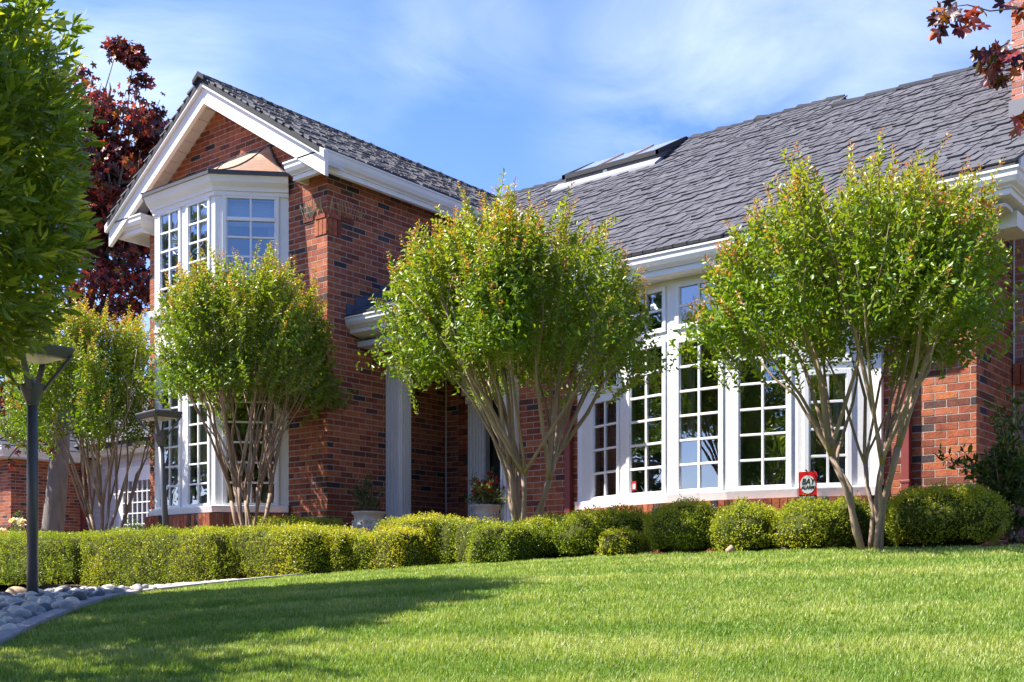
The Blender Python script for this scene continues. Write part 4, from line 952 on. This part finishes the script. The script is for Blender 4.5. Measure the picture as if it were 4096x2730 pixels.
maple(mbase, [(A_(300, 640), (1.5, 1.5, 1.5), 3.6), (A_(500, 640, 18.4), (1.0, 1.0, .85), 2.4), (A_(600, 560, 18.6), (.55, .55, .45), .9), (A_(500, 830, 18.5), (.85, .85, .7), 1.5), (A_(400, 420, 18.2), (.5, .5, .45), .5), (A_(470, 190, 18.2), (.2, .2, .17), .09), (A_(535, 215, 18.2), (.2, .2, .2), .10), (A_(560, 320, 18.2), (.2, .2, .13), .06), (A_(640, 400, 18.3), (.16, .16, .2), .06), (A_(370, 300, 18.2), (.3, .3, .2), .1), (A_(480, 950, 18.3), (.75, .75, 1.1), 1.1), (A_(440, 1180, 18.0), (.7, .7, .45), .5), (A_(40, 1500, 17.8), (.9, .9, .7), .9), (A_(50, 1770, 17.8), (.75, .75, .35), .5), (A_(180, 1300), (1.0, 1.0, .8), .5)],
      'dark red and orange leaved maple standing beside the bay tower behind the path lamps', 8, 19000, .15, tr=.17)
# foreground maple limb from a tree just outside the right edge
fx, fy = LD(4.3, 5.6); fb = (fx, fy, g1(fx, fy)); B_ = lambda x, y, D=5.6: np.array(at(x, y, D)); rM = np.random.default_rng(77)
cl = []
for (x, y, sx, sy, k) in ((3800, 25, 50, 42, 17), (3760, 90, 22, 28, 4), (3845, 95, 28, 28, 6), (3895, 30, 26, 24, 5), (4000, 200, 60, 34, 20), (3960, 275, 30, 40, 9), (4020, 290, 30, 26, 5), (4070, 215, 30, 34, 8), (4060, 20, 34, 22, 6), (4075, 450, 16, 22, 5), (4090, 500, 12, 14, 2)):
    for _ in range(k): cl.append(B_(x + rM.normal(0, sx * .6), y + rM.normal(0, sy * .6), 5.6 + rM.normal(0, .07)))
lm = [([B_(5000, -300), B_(4500, 30), B_(4250, 30), B_(4096, 30), B_(3960, 45), B_(3870, 20), B_(3790, 30)], [.03, .014, .009, .005, .0035, .003, .002]), ([B_(4500, 30), B_(4280, 140), B_(4100, 190), B_(3990, 215), B_(3950, 290)], [.012, .008, .004, .003, .002]), ([B_(4280, 140), B_(4200, 420), B_(4085, 470)], [.006, .004, .002])]
maple(fb, [(B_(5400, -500), (1.0, 1.0, .9), 1)], 'red maple whose leafy branch tips hang into the upper right corner beside the chimney', 19, 700, .105, tr=.10, limbs=lm, extra=np.array(cl))

# ------------------------------------------------------------------ clipped box plants
def boxplant(cx, cy, hw, hd, h_, label, seed, yaw=0, rnd=.5, hue=.3, dens=7600, name='boxwood_shrub', cat='shrub', group=None, leaf=.016, lump=.035, rough=.016):
    """rounded clipped shrub; half width, half depth, height"""
    r = np.random.default_rng(seed); z0 = g1(cx, cy) - .03; t = empty(name, (cx, cy, z0)); tag(t, label, cat, group)
    def surf(d):  # superellipsoid-ish direction -> point
        e = 2 + (1 - rnd) * 7; q = (np.abs(d) ** e).sum(1) ** (1 / e); return d / q[:, None]
    def shape(d, k=1.0):
        s = surf(d); P = s * np.array([hw, hd, h_ / 2]) * k; P[:, 2] += h_ / 2
        dn = s / np.linalg.norm(s, axis=1, keepdims=True); W = P * 1.0
        lu = lump * sines(W, seed, 9) + lump * .55 * sines(W, seed + 5, 24); P = P + dn * lu[:, None]
        P[:, 2] = np.maximum(P[:, 2], .0); c, s_ = cos(yaw), sin(yaw); X = P[:, 0] * c - P[:, 1] * s_; Y = P[:, 0] * s_ + P[:, 1] * c
        dnr = np.stack([dn[:, 0] * c - dn[:, 1] * s_, dn[:, 0] * s_ + dn[:, 1] * c, dn[:, 2]], 1)
        return np.stack([X + cx, Y + cy, P[:, 2] + z0], 1), dnr
    # core
    nu, nv = 28, 16; th_, ph_ = np.meshgrid(np.linspace(0, 2 * pi, nu, endpoint=False), np.linspace(-pi / 2 + .02, pi / 2 - .02, nv)); d = np.stack([np.cos(th_) * np.cos(ph_), np.sin(th_) * np.cos(ph_), np.sin(ph_)], -1).reshape(-1, 3)
    Vc, _ = shape(d, .93); Vc[:, 2] = z0 + (Vc[:, 2] - z0) * .97
    i = (np.arange(nv - 1)[:, None] * nu + np.arange(nu)[None, :]); j = (np.arange(nv - 1)[:, None] * nu + (np.arange(nu)[None, :] + 1) % nu); F = np.stack([i, j, j + nu, i + nu], -1).reshape(-1, 4)
    obj('branches', npmesh('branches', Vc, F, smooth=True), M['core'], t)
    # area-weighted leaves: sample on box faces
    area = 4 * (hw * h_ + hd * h_) * .5 * 2 + 4 * hw * hd; n = int(area * dens)
    fa = np.array([hd * h_, hd * h_, hw * h_, hw * h_, 2 * hw * hd]); fc = r.choice(5, n, p=fa / fa.sum()); uv = r.uniform(-1, 1, (n, 2)); one = np.ones(n)
    d = np.zeros((n, 3)); m = fc == 0; d[m] = np.stack([one, uv[:, 0], uv[:, 1]], 1)[m]; m = fc == 1; d[m] = np.stack([-one, uv[:, 0], uv[:, 1]], 1)[m]; m = fc == 2; d[m] = np.stack([uv[:, 0], one, uv[:, 1]], 1)[m]; m = fc == 3; d[m] = np.stack([uv[:, 0], -one, uv[:, 1]], 1)[m]; m = fc == 4; d[m] = np.stack([uv[:, 0], uv[:, 1], one], 1)[m]
    P_, nn_ = shape(d); tuft = sines(P_, seed + 9, 60); gap = sines(P_, seed + 4, 26)
    kp = (gap + r.normal(0, .28, n)) > -.60; P_, nn_, tuft = P_[kp], nn_[kp], tuft[kp]; n = len(P_)
    P_ = P_ + nn_ * (r.normal(0, rough, n) + rough * .9 * tuft)[:, None]; P_[:, 2] = np.maximum(P_[:, 2], z0 + .02)
    T_ = nn_ * .55 + rnd_dir(n, r) * .9 + np.array([0, 0, .35]); U_ = rnd_dir(n, r)
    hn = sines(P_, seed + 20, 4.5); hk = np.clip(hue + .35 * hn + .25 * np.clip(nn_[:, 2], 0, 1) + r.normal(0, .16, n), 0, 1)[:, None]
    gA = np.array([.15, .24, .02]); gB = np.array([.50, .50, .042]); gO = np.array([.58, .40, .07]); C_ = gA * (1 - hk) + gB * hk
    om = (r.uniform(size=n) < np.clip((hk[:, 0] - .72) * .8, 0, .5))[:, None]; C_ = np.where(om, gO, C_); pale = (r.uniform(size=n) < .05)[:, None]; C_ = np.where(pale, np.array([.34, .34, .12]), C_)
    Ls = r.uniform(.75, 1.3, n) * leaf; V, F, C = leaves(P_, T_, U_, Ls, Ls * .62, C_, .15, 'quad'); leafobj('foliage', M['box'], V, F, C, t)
    # a few sprigs poking out of the top
    return t
HG = 'clipped box hedge in front of the house'
def px_plant(pxL, pxR, Y, ytop, label, seed, hd=.28, name='boxwood_hedge', **kw):
    rl, rr2 = ray(pxL, 0), ray(pxR, 0); X0 = rl[0] / rl[1] * Y; X1 = rr2[0] / rr2[1] * Y; cx = (X0 + X1) / 2; top = onY((pxL + pxR) / 2, ytop, Y)[2]; h_ = top - g1(cx, Y) + .02
    return boxplant(cx, Y, (X1 - X0) / 2 * (.98 if name == 'boxwood_shrub' else 1), hd, h_, label, seed, name=name, **kw)
px_plant(-520, 430, 6.55, 2150, 'long clipped green hedge at the left behind the river stones and the tall lamp post', 101, rnd=.04, hue=.30, cat='hedge')
px_plant(400, 985, 6.6, 2125, 'clipped green hedge with tufted top below the tilted lamp, left of the yellowing one', 102, rnd=.06, hue=.32, cat='hedge')
px_plant(955, 1318, 6.75, 2114, 'yellowing clipped hedge in front of the brick corner of the wing', 103, rnd=.08, hue=.62, cat='hedge')
px_plant(1310, 1432, 6.9, 2122, 'narrow golden box clump just left of the pale green one below the first urn', 104, rnd=.45, hue=.85, cat='hedge', hd=.2)
px_plant(1418, 1540, 7.0, 2140, 'pale green box clump directly in front of the first urn', 105, rnd=.5, hue=.40, cat='hedge', hd=.2)
px_plant(1530, 1665, 7.05, 2118, 'rounded golden yellow box shrub to the right of the first urn', 106, rnd=.6, hue=.9, cat='shrub', hd=.22)
px_plant(1578, 1800, 7.45, 2072, 'taller yellowish square hedge block in front of the white porch column', 107, rnd=.2, hue=.60, cat='hedge', hd=.26)
px_plant(1780, 1895, 7.5, 2082, 'green square hedge block with thin twiggy base left of the second urn', 108, rnd=.25, hue=.42, cat='hedge', hd=.26)
px_plant(1872, 1975, 7.4, 2085, 'sparse narrow hedge remnant with bare brown stems below the flowering urn', 109, rnd=.4, hue=.66, cat='hedge', hd=.2, dens=3000)
px_plant(1930, 2100, 7.25, 2095, 'bright green rounded box shrub at the left foot of the porch myrtle', 110, rnd=.75, hue=.22, hd=.24, name='boxwood_shrub')
px_plant(2100, 2290, 7.75, 2068, 'low dark green round box shrub at the right foot of the porch myrtle', 111, rnd=.92, hue=.28, hd=.3, name='boxwood_shrub')
px_plant(2255, 2470, 7.75, 2040, 'dark green round box shrub under the left end of the bow window', 112, rnd=.95, hue=.32, hd=.3, name='boxwood_shrub')
px_plant(2440, 2600, 7.95, 2030, 'shaded box shrub half hidden between two rounder ones under the bow window', 113, rnd=.9, hue=.3, hd=.28, name='boxwood_shrub')
px_plant(2430, 2545, 7.55, 2120, 'small bright box tuft low in front of the shaded shrub', 114, rnd=.9, hue=.5, hd=.16, name='boxwood_shrub')
px_plant(2595, 2880, 7.8, 2004, 'large yellow green ball shrub under the middle of the bow window', 115, rnd=.99, hue=.55, hd=.28, name='boxwood_shrub')
px_plant(2870, 3125, 7.85, 2018, 'medium ball shrub with dull olive patches between two brighter balls', 116, rnd=.98, hue=.48, hd=.27, name='boxwood_shrub')
px_plant(3110, 3390, 7.9, 2000, 'green ball shrub directly below the red alarm sign', 117, rnd=.98, hue=.45, hd=.28, name='boxwood_shrub')
px_plant(3340, 3470, 8.15, 2005, 'box shrub tucked left of the trunks of the right hand myrtle', 118, rnd=.8, hue=.35, hd=.24, name='boxwood_shrub')
px_plant(3500, 3660, 8.5, 2000, 'dark shaded box shrub behind the right hand myrtle trunks', 119, rnd=.8, hue=.05, hd=.28, name='boxwood_shrub')
px_plant(3560, 4020, 8.3, 1950, 'biggest dome shaped box shrub in front of the brick wall at the right', 120, rnd=.97, hue=.38, hd=.42, name='boxwood_shrub')
px_plant(1030, 1330, 8.2, 2078, 'dark low hedge strip behind the front hedge beside the bay base', 121, rnd=.25, hue=.3, cat='hedge', hd=.2)

# ------------------------------------------------------------------ loose shrubs
def bush(pos, rad, label, seed, n, ll, cols, name='shrub', flowers=None, matn='glossleaf', stems=9, wr=.42, up=.6, cat='shrub', z0=None):
    r = np.random.default_rng(seed); pos = np.array(pos, float); rad = np.array(rad, float); t = empty(name, tuple(pos)); tag(t, label, cat)
    mb = MB(); Ps, Ts = [], []
    for i in range(stems):
        d = np.array([r.normal(0, .6), r.normal(0, .6), up + r.uniform(0, .8)]); d /= np.linalg.norm(d); e = pos + d * rad * np.array([1.1, 1.1, 1.7]) * r.uniform(.6, 1.05)
        m = (pos + e) / 2 + r.normal(0, .03, 3); mb.tube([pos, m, e], [.008, .006, .002], 5, cap=False); k = n // stems
        for kk in range(3):
            e2 = m + (e - m) * r.uniform(.2, 1) + r.normal(0, .35, 3) * rad * [1, 1, .8]; mb.tube([m, (m + e2) / 2 + r.normal(0, .01, 3), e2], [.004, .003, .0015], 4, cap=False)
            ts = r.uniform(.15, 1.03, k // 3)[:, None]; Ps.append(m + (e2 - m) * ts + r.normal(0, .022, (k // 3, 3))); Ts.append(np.repeat((e2 - m)[None], k // 3, 0))
    mb.build('stems', M['bark'], t)
    P_ = np.concatenate(Ps); T_ = np.concatenate(Ts); n_ = len(P_); T_ = T_ / np.linalg.norm(T_, axis=1, keepdims=True) * .6 + rnd_dir(n_, r) * .9
    m = r.uniform(size=n_)[:, None]; C_ = np.array(cols[0]) * (1 - m) + np.array(cols[1]) * m; nw = (r.uniform(size=n_) < .12)[:, None]; C_ = np.where(nw, np.array(cols[2]), C_)
    Ls = r.uniform(.7, 1.25, n_) * ll; V, F, C = leaves(P_, T_, rnd_dir(n_, r), Ls, Ls * wr, C_, .12); leafobj('foliage', M[matn], V, F, C, t)
    if flowers:
        fc, num, fs = flowers; hi_ = np.argsort(P_[:, 2])[int(n_ * .45):]; idx = r.choice(hi_, num, replace=False); tops = P_[idx] + np.array([0, 0, .01])
        for p in tops:
            k = 11; T2 = rnd_dir(k, r) + np.array([0, 0, .3]); V, F, C = leaves(np.repeat(p[None], k, 0), T2, rnd_dir(k, r), np.full(k, fs), np.full(k, fs * .9), np.repeat(np.array([fc]) * r.uniform(.75, 1.15), k, 0), .3)
            leafobj('flower', M['flower'], V, F, C, t)
    return t
GC = ((.03, .07, .012), (.08, .15, .02), (.20, .26, .04))
c = at_ground(4040, 8.9); bush(c, (.36, .36, .58), 'glossy dark green camellia against the brick at the far right edge', 61, 2600, .055, GC, name='camellia', stems=16)
c = at_ground(545, 8.6); bush((c[0], c[1], .35), (.32, .32, .30), 'small loose dark shrub beside the lamp in front of the bay base', 62, 1500, .045, GC, stems=12)
c = at_ground(40, 8.6); bush((c[0], c[1], .3), (.36, .36, .52), 'rose bush with cream and blush blooms at the left edge behind the hedge', 63, 900, .05, ((.06, .11, .02), (.13, .2, .03), (.2, .24, .05)), name='rose_bush', flowers=((.85, .74, .64), 16, .085), matn='leaf', stems=10)

# ------------------------------------------------------------------ urns
def urn(c, s, ztop, label, seed):
    zb = ztop - .50 * s; t = empty('urn', (c[0], c[1], zb)); tag(t, label, 'urn'); mb = MB()
    pr = [(.02, 0), (.13, 0), (.145, .02), (.14, .05), (.16, .09), (.20, .17), (.215, .25), (.205, .32), (.175, .38), (.165, .42), (.175, .455), (.20, .485), (.205, .50), (.195, .505), (.16, .49), (.15, .44), (.02, .44)]
    mb.lathe((c[0], c[1], zb), [(a * s, b * s) for a, b in pr], 40); bo = mb.build('body', M['urn'], t, smooth=True)
    r = random.Random(seed); mb = MB()
    for i in range(120):
        a = r.uniform(0, 2 * pi); zz = r.uniform(.28, .40) * s; rr_ = (.205 if zz < .33 * s else .18) * s + .004
        p = np.array([c[0] + cos(a) * rr_, c[1] + sin(a) * rr_, zb + zz]); tng = np.array([-sin(a), cos(a), r.uniform(-1, 1)]); tng /= np.linalg.norm(tng)
        mb.tube([p - tng * .016, p + np.array([cos(a), sin(a), 0]) * .008, p + tng * .016], [.004, .010, .003], 6)
    mb.build('relief_garland', M['urn'], t, smooth=True); return t
u1 = at(1475, 2050, 12.75); urn(u1, .94, u1[2], 'squat pale stone urn beside the brick corner of the wing, holding a dark straggly shrub', 1)
bush((u1[0], u1[1], u1[2] - .06), (.22, .22, .33), 'straggly dark bougainvillea with few blooms growing in the first urn', 71, 1300, .03, ((.035, .06, .012), (.07, .11, .02), (.13, .16, .03)), name='bougainvillea', flowers=((.25, .01, .04), 4, .022), matn='leaf', stems=9, cat='plant')
u2 = at(1945, 2024, 13.1); urn(u2, .92, u2[2], 'pale stone urn by the front door behind the porch myrtle, holding red flowers', 2)
bush((u2[0], u2[1], u2[2] - .06), (.31, .31, .34), 'bougainvillea with bright red flowers and light leaves growing in the second urn', 72, 1900, .032, ((.10, .16, .03), (.22, .27, .06), (.35, .36, .12)), name='bougainvillea', flowers=((.75, .03, .07), 34, .030), matn='leaf', stems=12, cat='plant')

# ------------------------------------------------------------------ path lamps
def path_lamp(base, H, s, label, tilt=0, rot=.3):
    t = empty('path_lamp', tuple(base)); tag(t, label, 'lamp', 'post lamps in the front garden')
    z = 0; mb = MB(); R0 = .035 * s
    mb.lathe((0, 0, 0), [(R0 * 1.02, -.05), (R0 * 1.0, .9 * H * .5), (R0 * .95, H - .36 * s)], 20); o = mb.build('post', M['lamp'], None, smooth=True); o.parent = t
    mb = MB(); z1 = H - .37 * s; mb.lathe((0, 0, 0), [(R0 * 1.05, z1 - .01), (R0 * 1.12, z1), (R0 * 1.12, z1 + .012), (R0 * 1.25, z1 + .02), (R0 * 2.35, z1 + .115 * s), (R0 * 2.38, z1 + .125 * s), (R0 * 2.2, z1 + .125 * s), (R0 * .3, z1 + .10 * s)], 24); o = mb.build('collar', M['lamp'], None, smooth=True); o.parent = t
    hw_ = .215 * s; zc = H - .045 * s
    c4 = [(cos(rot + k * pi / 2), sin(rot + k * pi / 2)) for k in range(4)]
    for k in range(4):
        a = np.array([c4[k][0] * R0 * 1.9, c4[k][1] * R0 * 1.9, z1 + .09 * s]); b = np.array([c4[k][0] * hw_ * 1.16, c4[k][1] * hw_ * 1.16, zc - .0]); mb = MB()
        sd = np.array([-c4[k][1], c4[k][0], 0]) * .017 * s; ot = np.array([c4[k][0], c4[k][1], 0]) * .010 * s
        mb.hexa([a - sd - ot, a + sd - ot, a + sd + ot, a - sd + ot, b - sd - ot, b + sd - ot, b + sd + ot, b - sd + ot]); o = mb.build('strut', M['lamp'], None); o.parent = t
    mb = MB(); out_ = hw_ * 1.27; N2 = 4
    def ring(q, z): return [(c4[k][0] * q, c4[k][1] * q, z) for k in range(4)]
    rr_ = [ring(out_ * .86, zc - .02 * s), ring(out_ * .98, zc + .030 * s), ring(out_, zc + .042 * s), ring(out_ * .96, zc + .052 * s)]
    vs_ = [p for q in rr_ for p in q]; fs_ = [(3, 2, 1, 0), (12, 13, 14, 15)] + [(i * 4 + k, i * 4 + (k + 1) % 4, (i + 1) * 4 + (k + 1) % 4, (i + 1) * 4 + k) for i in range(3) for k in range(4)]
    mb.add(vs_, fs_); o = mb.build('hood', M['lamp'], None, bevel=.008); o.parent = t
    mb = MB(); q = ring(out_ * .74, zc - .025 * s); q2 = ring(out_ * .74, zc - .018 * s); mb.add(q + q2, [(3, 2, 1, 0), (4, 5, 6, 7), (0, 1, 5, 4), (1, 2, 6, 5), (2, 3, 7, 6), (3, 0, 4, 7)]); o2 = mb.build('lens', M['lampglass'], None); o2.parent = t
    mb = MB(); mb.lathe((0, 0, 0), [(R0 * .9, z1 + .10 * s), (R0 * .9, z1 + .13 * s), (.002, z1 + .19 * s)], 16); o2 = mb.build('reflector', M['steel'], None, smooth=True); o2.parent = t
    t.rotation_euler = (0, tilt, YAW); return t
p1 = at(130, 2392, 7.5); path_lamp((p1[0], p1[1], g1(p1[0], p1[1]) - .02), 1.69, 1.0, 'tall dark post lamp in the river stones, its hood among the laurel leaves', rot=.12)
r_ = ray(672, 2120); D_ = 11.6; p2 = r_ * D_; zb2 = .10
path_lamp((p2[0] + .01, p2[1], zb2), 1.735 - zb2, .88, 'leaning dark post lamp with square hood behind the hedge in front of the bay', tilt=-.060, rot=.12)

# ------------------------------------------------------------------ alarm yard sign
t = empty('yard_sign', tuple(at(3233, 2060, 8.55))); tag(t, 'red and black alarm company yard sign with white oval standing behind the ball shrubs', 'sign')
sp = at(3231, 1945, 8.55); z0s, z1s = at(3231, 1997, 8.55)[2], at(3231, 1888, 8.55)[2]
SW = .155; su = unit((0, 0), (cos(.18 + YAW - .10), sin(.18 + YAW - .10))); su = np.array([cos(.40), sin(.40)]); sn = np.array([su[1], -su[0]])
def loc(a, d, z): return np.array([sp[0] + su[0] * a + sn[0] * d, sp[1] + su[1] * a + sn[1] * d, z])
def rrect(w_, z0, z1, rc, k=5):
    pts = []
    for cx_, cz_, a0 in ((w_ - rc, z1 - rc, 0), (-w_ + rc, z1 - rc, 90), (-w_ + rc, z0 + rc, 180), (w_ - rc, z0 + rc, 270)):
        for i in range(k + 1): a = radians(a0 + 90 * i / k); pts.append((cx_ + rc * cos(a), cz_ + rc * sin(a)))
    return pts
HW = .066
mb = MB(); mb.prism(rrect(HW, z0s, z1s, .010), lambda a, b, tt: loc(a, tt, b), 0, .005); mb.build('board', M['sred'], t)
zsp = z0s + (z1s - z0s) * .15
mb = MB(); mb.prism(rrect(HW + .0005, z0s - .0005, zsp, .009), lambda a, b, tt: loc(a, tt, b), .0045, .0065); mb.build('base_band', M['sblack'], t)
zc_ = z0s + (z1s - z0s) * .53; rz2 = (z1s - z0s) * .335
mb = MB(); mb.prism([(cos(2 * pi * i / 36) * HW * .84, zc_ + sin(2 * pi * i / 36) * rz2) for i in range(36)], lambda a, b, tt: loc(a, tt, b), .0052, .0068); mb.build('oval', M['swhite'], t)
mb = MB(); mb.tube([loc(-.0, .0, z1s - .005), loc(-.012, 0, z1s + .012), loc(-.02, 0, z1s + .014)], [.004, .006, .005], 8); mb.tube([loc(0, -.008, g1(sp[0], sp[1])), loc(0, -.006, z1s)], .004, 8); mb.build('stake', M['sblack'], t)
def text(body, size, a, z, mat_, d, shear=0, sx=1, parent=None, name='lettering'):
    cu_ = bpy.data.curves.new(name, 'FONT'); cu_.body = body; cu_.size = size; cu_.align_x = 'CENTER'; cu_.align_y = 'CENTER'; cu_.shear = shear; cu_.extrude = .0006; cu_.offset = size * .018
    o = bpy.data.objects.new(name, cu_); COL.objects.link(o); dg = bpy.context.evaluated_depsgraph_get(); me = bpy.data.meshes.new_from_object(o.evaluated_get(dg)); bpy.data.objects.remove(o)
    co = np.empty(len(me.vertices) * 3, np.float32); me.vertices.foreach_get('co', co); co = co.reshape(-1, 3); W = np.array([loc(a + c_[0] * sx, d + c_[2], z + c_[1]) for c_ in co], np.float32); me.vertices.foreach_set('co', W.ravel()); me.materials.clear(); me.update()
    return obj(name, me, mat_, parent)
hs_ = z1s - z0s
text('BAY', .062, .0, zc_ + hs_ * .10, M['sblack'], .0078, .25, .80, t); text('ALARM', .040, -.002, zc_ - hs_ * .11, M['sblack'], .0078, .25, .72, t); text('1-800-470-1000', .017, .0, z0s + hs_ * .07, M['swhite'], .0078, 0, .86, t)

# two small ground spotlights
for i, (x, y, D, lab) in enumerate(((1978, 2237, 9.35, 'small tan ground spotlight on the lawn edge by the bright green shrub'), (2921, 2210, 8.35, 'small tan ground spotlight on the lawn edge below the ball shrubs'))):
    p = at(x, y, D); s = (.9, .72)[i]; t = empty('ground_spotlight', (p[0], p[1], g1(p[0], p[1]) - .01)); tag(t, lab, 'spotlight'); b = np.array(t.location)
    mb = MB(); mb.lathe(b, [(.022 * s, -.02), (.026 * s, .0), (.026 * s, .03 * s), (.01 * s, .035 * s)], 14); mb.build('base', M['tanst'], t, smooth=True)
    mb = MB(); ax = np.array([.6 * cT, .6 * sT, .5]); mb.tube([b + [0, 0, .055 * s] - ax * .05 * s, b + [0, 0, .06 * s] - ax * .04 * s, b + [0, 0, .06 * s] + ax * .05 * s], [.022 * s, .036 * s, .038 * s], 16); mb.build('hood', M['tanst'], t, smooth=True)

# ------------------------------------------------------------------ river stones
def stone_mesh(seed):
    r = np.random.default_rng(seed); nu, nv = 14, 8; V = []
    for j in range(nv + 1):
        ph_ = -pi / 2 + pi * j / nv
        for i in range(nu): th_ = 2 * pi * i / nu; V.append((cos(th_) * cos(ph_), sin(th_) * cos(ph_), sin(ph_)))
    V = np.array(V); d = V.copy(); e = 2.35; q = (np.abs(d) ** e).sum(1) ** (1 / e); V = d / q[:, None]
    V *= (1 + .10 * sines(d, seed, 1.6) + .03 * sines(d, seed + 1, 4))[:, None]
    F = [(j * nu + i, j * nu + (i + 1) % nu, (j + 1) * nu + (i + 1) % nu, (j + 1) * nu + i) for j in range(nv) for i in range(nu)]
    me = bpy.data.meshes.new('river_stone'); me.from_pydata(V.tolist(), [], F); me.polygons.foreach_set('use_smooth', [True] * len(me.polygons)); me.update(); return me
SM = {k: [stone_mesh(40 + 7 * i + j) for i in range(4)] for j, k in enumerate(STC)}
for k in SM:
    for me in SM[k]: me.materials.append(M['st_' + k])
SLAB = {'grey': 'smooth mid grey river stone in the bed beside the lawn', 'pale': 'smooth pale cream river stone in the bed beside the lawn', 'slate': 'smooth dark slate coloured river stone in the bed beside the lawn'}
spots = []; r = random.Random(12)
cand = []
D = 3.6
while D < 9.9:
    st = .064 + .0025 * (D - 4)
    l = -4.6
    while l < -1.5:
        q = LD(l + r.uniform(-.022, .022), D + r.uniform(-.022, .022)); ll_, DD = toLD(*q); px = 2048 + FL * ll_ / DD
        cand.append((q, px, DD)); l += st
    D += st
def dcurb(q): return float(np.min(np.linalg.norm(path - np.array(q), axis=1)))
vis = []; far = []
for q, px, DD in cand:
    if inpoly(np.array([q[0]]), np.array([q[1]]))[0] or dcurb(q) < .125: continue
    if np.linalg.norm(np.array(q) - p1[:2]) < .06: continue
    if q[1] > 6.22: continue
    if px < -60: far.append((q, DD)); continue
    vis.append((q, DD))
vis.sort(key=lambda s: s[1]); keep = vis[:298]; far += vis[298:]
for q, DD in keep:
    k = r.choices(['grey', 'pale', 'slate'], [.36, .46, .18])[0]; me = r.choice(SM[k]); o = bpy.data.objects.new('river_stone', me)
    s = r.uniform(.027, .045); z = g1(*q); o.location = (q[0], q[1], z + s * .48 + r.uniform(0, .034)); o.scale = (s * r.uniform(1.0, 1.45), s * r.uniform(.85, 1.05), s * r.uniform(.62, .90)); o.rotation_euler = (r.uniform(-.45, .45), r.uniform(-.45, .45), r.uniform(0, 6.28))
    COL.objects.link(o); tag(o, SLAB[k], 'stone', 'river stones in the bed beside the lawn, ' + k)
mb = MB(); Vs, Fs, Cs_ = [], [], []; bofs = 0
for q, DD in far + []:
    me = r.choice(SM['grey']); co = np.empty(len(me.vertices) * 3, np.float32); me.vertices.foreach_get('co', co); co = co.reshape(-1, 3); s = r.uniform(.027, .045); a = r.uniform(0, 6.28)
    co = co * [s * 1.25, s * .95, s * .55]; X = co[:, 0] * cos(a) - co[:, 1] * sin(a) + q[0]; Y = co[:, 0] * sin(a) + co[:, 1] * cos(a) + q[1]; Vs.append(np.stack([X, Y, co[:, 2] + g1(*q) + .018], 1))
    F = np.array([p.vertices[:] for p in me.polygons]); Fs.append(F + bofs); bofs += len(co); Cs_.append(np.repeat(np.array([STC[r.choices(['grey', 'pale', 'slate'], [.36, .46, .18])[0]]]), len(co), 0))
M['pebble'] = mat('pebbles', rough=.62, spec=.35, tint=True, noise=.2, nscale=8)
if Vs: tag(obj('pebbles', npmesh('pebbles', np.concatenate(Vs), np.concatenate(Fs), np.concatenate(Cs_), smooth=True), M['pebble']), 'mixed river pebbles running back to the foot of the hedge', 'pebbles', kind='stuff')
bq = at(70, 2372, 7.7); me = stone_mesh(99); me.materials.append(mat('tan_boulder', (.55, .40, .25), .7, .3, noise=.15, nscale=6, bump=.2)); o = bpy.data.objects.new('boulder', me); o.location = (bq[0], bq[1], g1(bq[0], bq[1]) + .05); o.scale = (.082, .07, .055); o.rotation_euler = (0, .1, YAW); COL.objects.link(o); tag(o, 'round tan boulder left of the tall lamp post, larger than the stones around it', 'stone')

nl = 900; li = rng.integers(0, len(edge) - 9, nl) + 6; tt = rng.uniform(0, 1, nl)[:, None]; q = edge[li] * (1 - tt) + edge[np.minimum(li + 1, len(edge) - 1)] * tt; q = q + rng.normal(0, .09, (nl, 2)) + np.array([-.04, .10])
pz = _gz(q[:, 0], q[:, 1]) + .012; P_ = np.stack([q[:, 0], q[:, 1], pz], 1); T_ = rnd_dir(nl) * [1, 1, .35]; V, F, C = leaves(P_, T_, rnd_dir(nl), rng.uniform(.012, .035, nl), rng.uniform(.006, .014, nl), np.where((rng.uniform(size=nl) < .5)[:, None], [.38, .26, .13], [.22, .12, .06]), .2, 'quad')
tag(obj('leaf_litter', npmesh('leaf_litter', V, F, C), M['leaf']), 'dry fallen leaves scattered along the foot of the hedges', 'leaf litter', kind='stuff')
# ------------------------------------------------------------------ trees across the street, seen in the window panes
ADJ = ['rounded', 'tall', 'low spreading', 'narrow', 'broad', 'leaning', 'dense', 'very tall', 'small', 'wide']
PLC = ['far left', 'left', 'left of centre', 'just left of the middle', 'middle', 'just right of the middle', 'right of centre', 'right', 'far right', 'side']
for i, (l, D, hh, rr_) in enumerate(((-15, -9, 9, 2.8), (-11, -12, 8, 2.8), (-7, -11, 9.5, 2.7), (-3, -13, 8, 2.8), (.5, -11.5, 10, 2.7), (4.5, -12.5, 8, 2.8), (8.5, -11, 10, 2.8), (12, -8, 8.5, 2.7), (15.5, -4, 9, 2.6), (-17.5, 13.2, 9.5, 3.0))):
    X, Y = LD(l, D); broadleaf((X, Y, g1(X, Y)), (X, Y, hh * .50), (rr_, rr_, hh * .46), ADJ[i] + ' green tree at the ' + PLC[i] + ' behind the viewer, mirrored in panes', 200 + i, 6500, .18, .40, name='street_tree', matn='leaf', inner=.3, cols=((.03, .06, .012), (.07, .12, .02), (.12, .17, .03)))
for i, (l_, D_) in enumerate(((-9, -17.5), (4, -18), (15, -14))):
    X, Y = LD(l_, D_); boxplant(X, Y, 7.5, .9, 4.6, ['left', 'middle', 'right'][i] + ' stretch of the tall screening hedge behind the viewer, seen only in the panes', 300 + i, yaw=YAW, rnd=.2, hue=.1, dens=22, leaf=.26, lump=.25, rough=.12, name='tall_hedge', cat='hedge')
sc.render.film_transparent = False
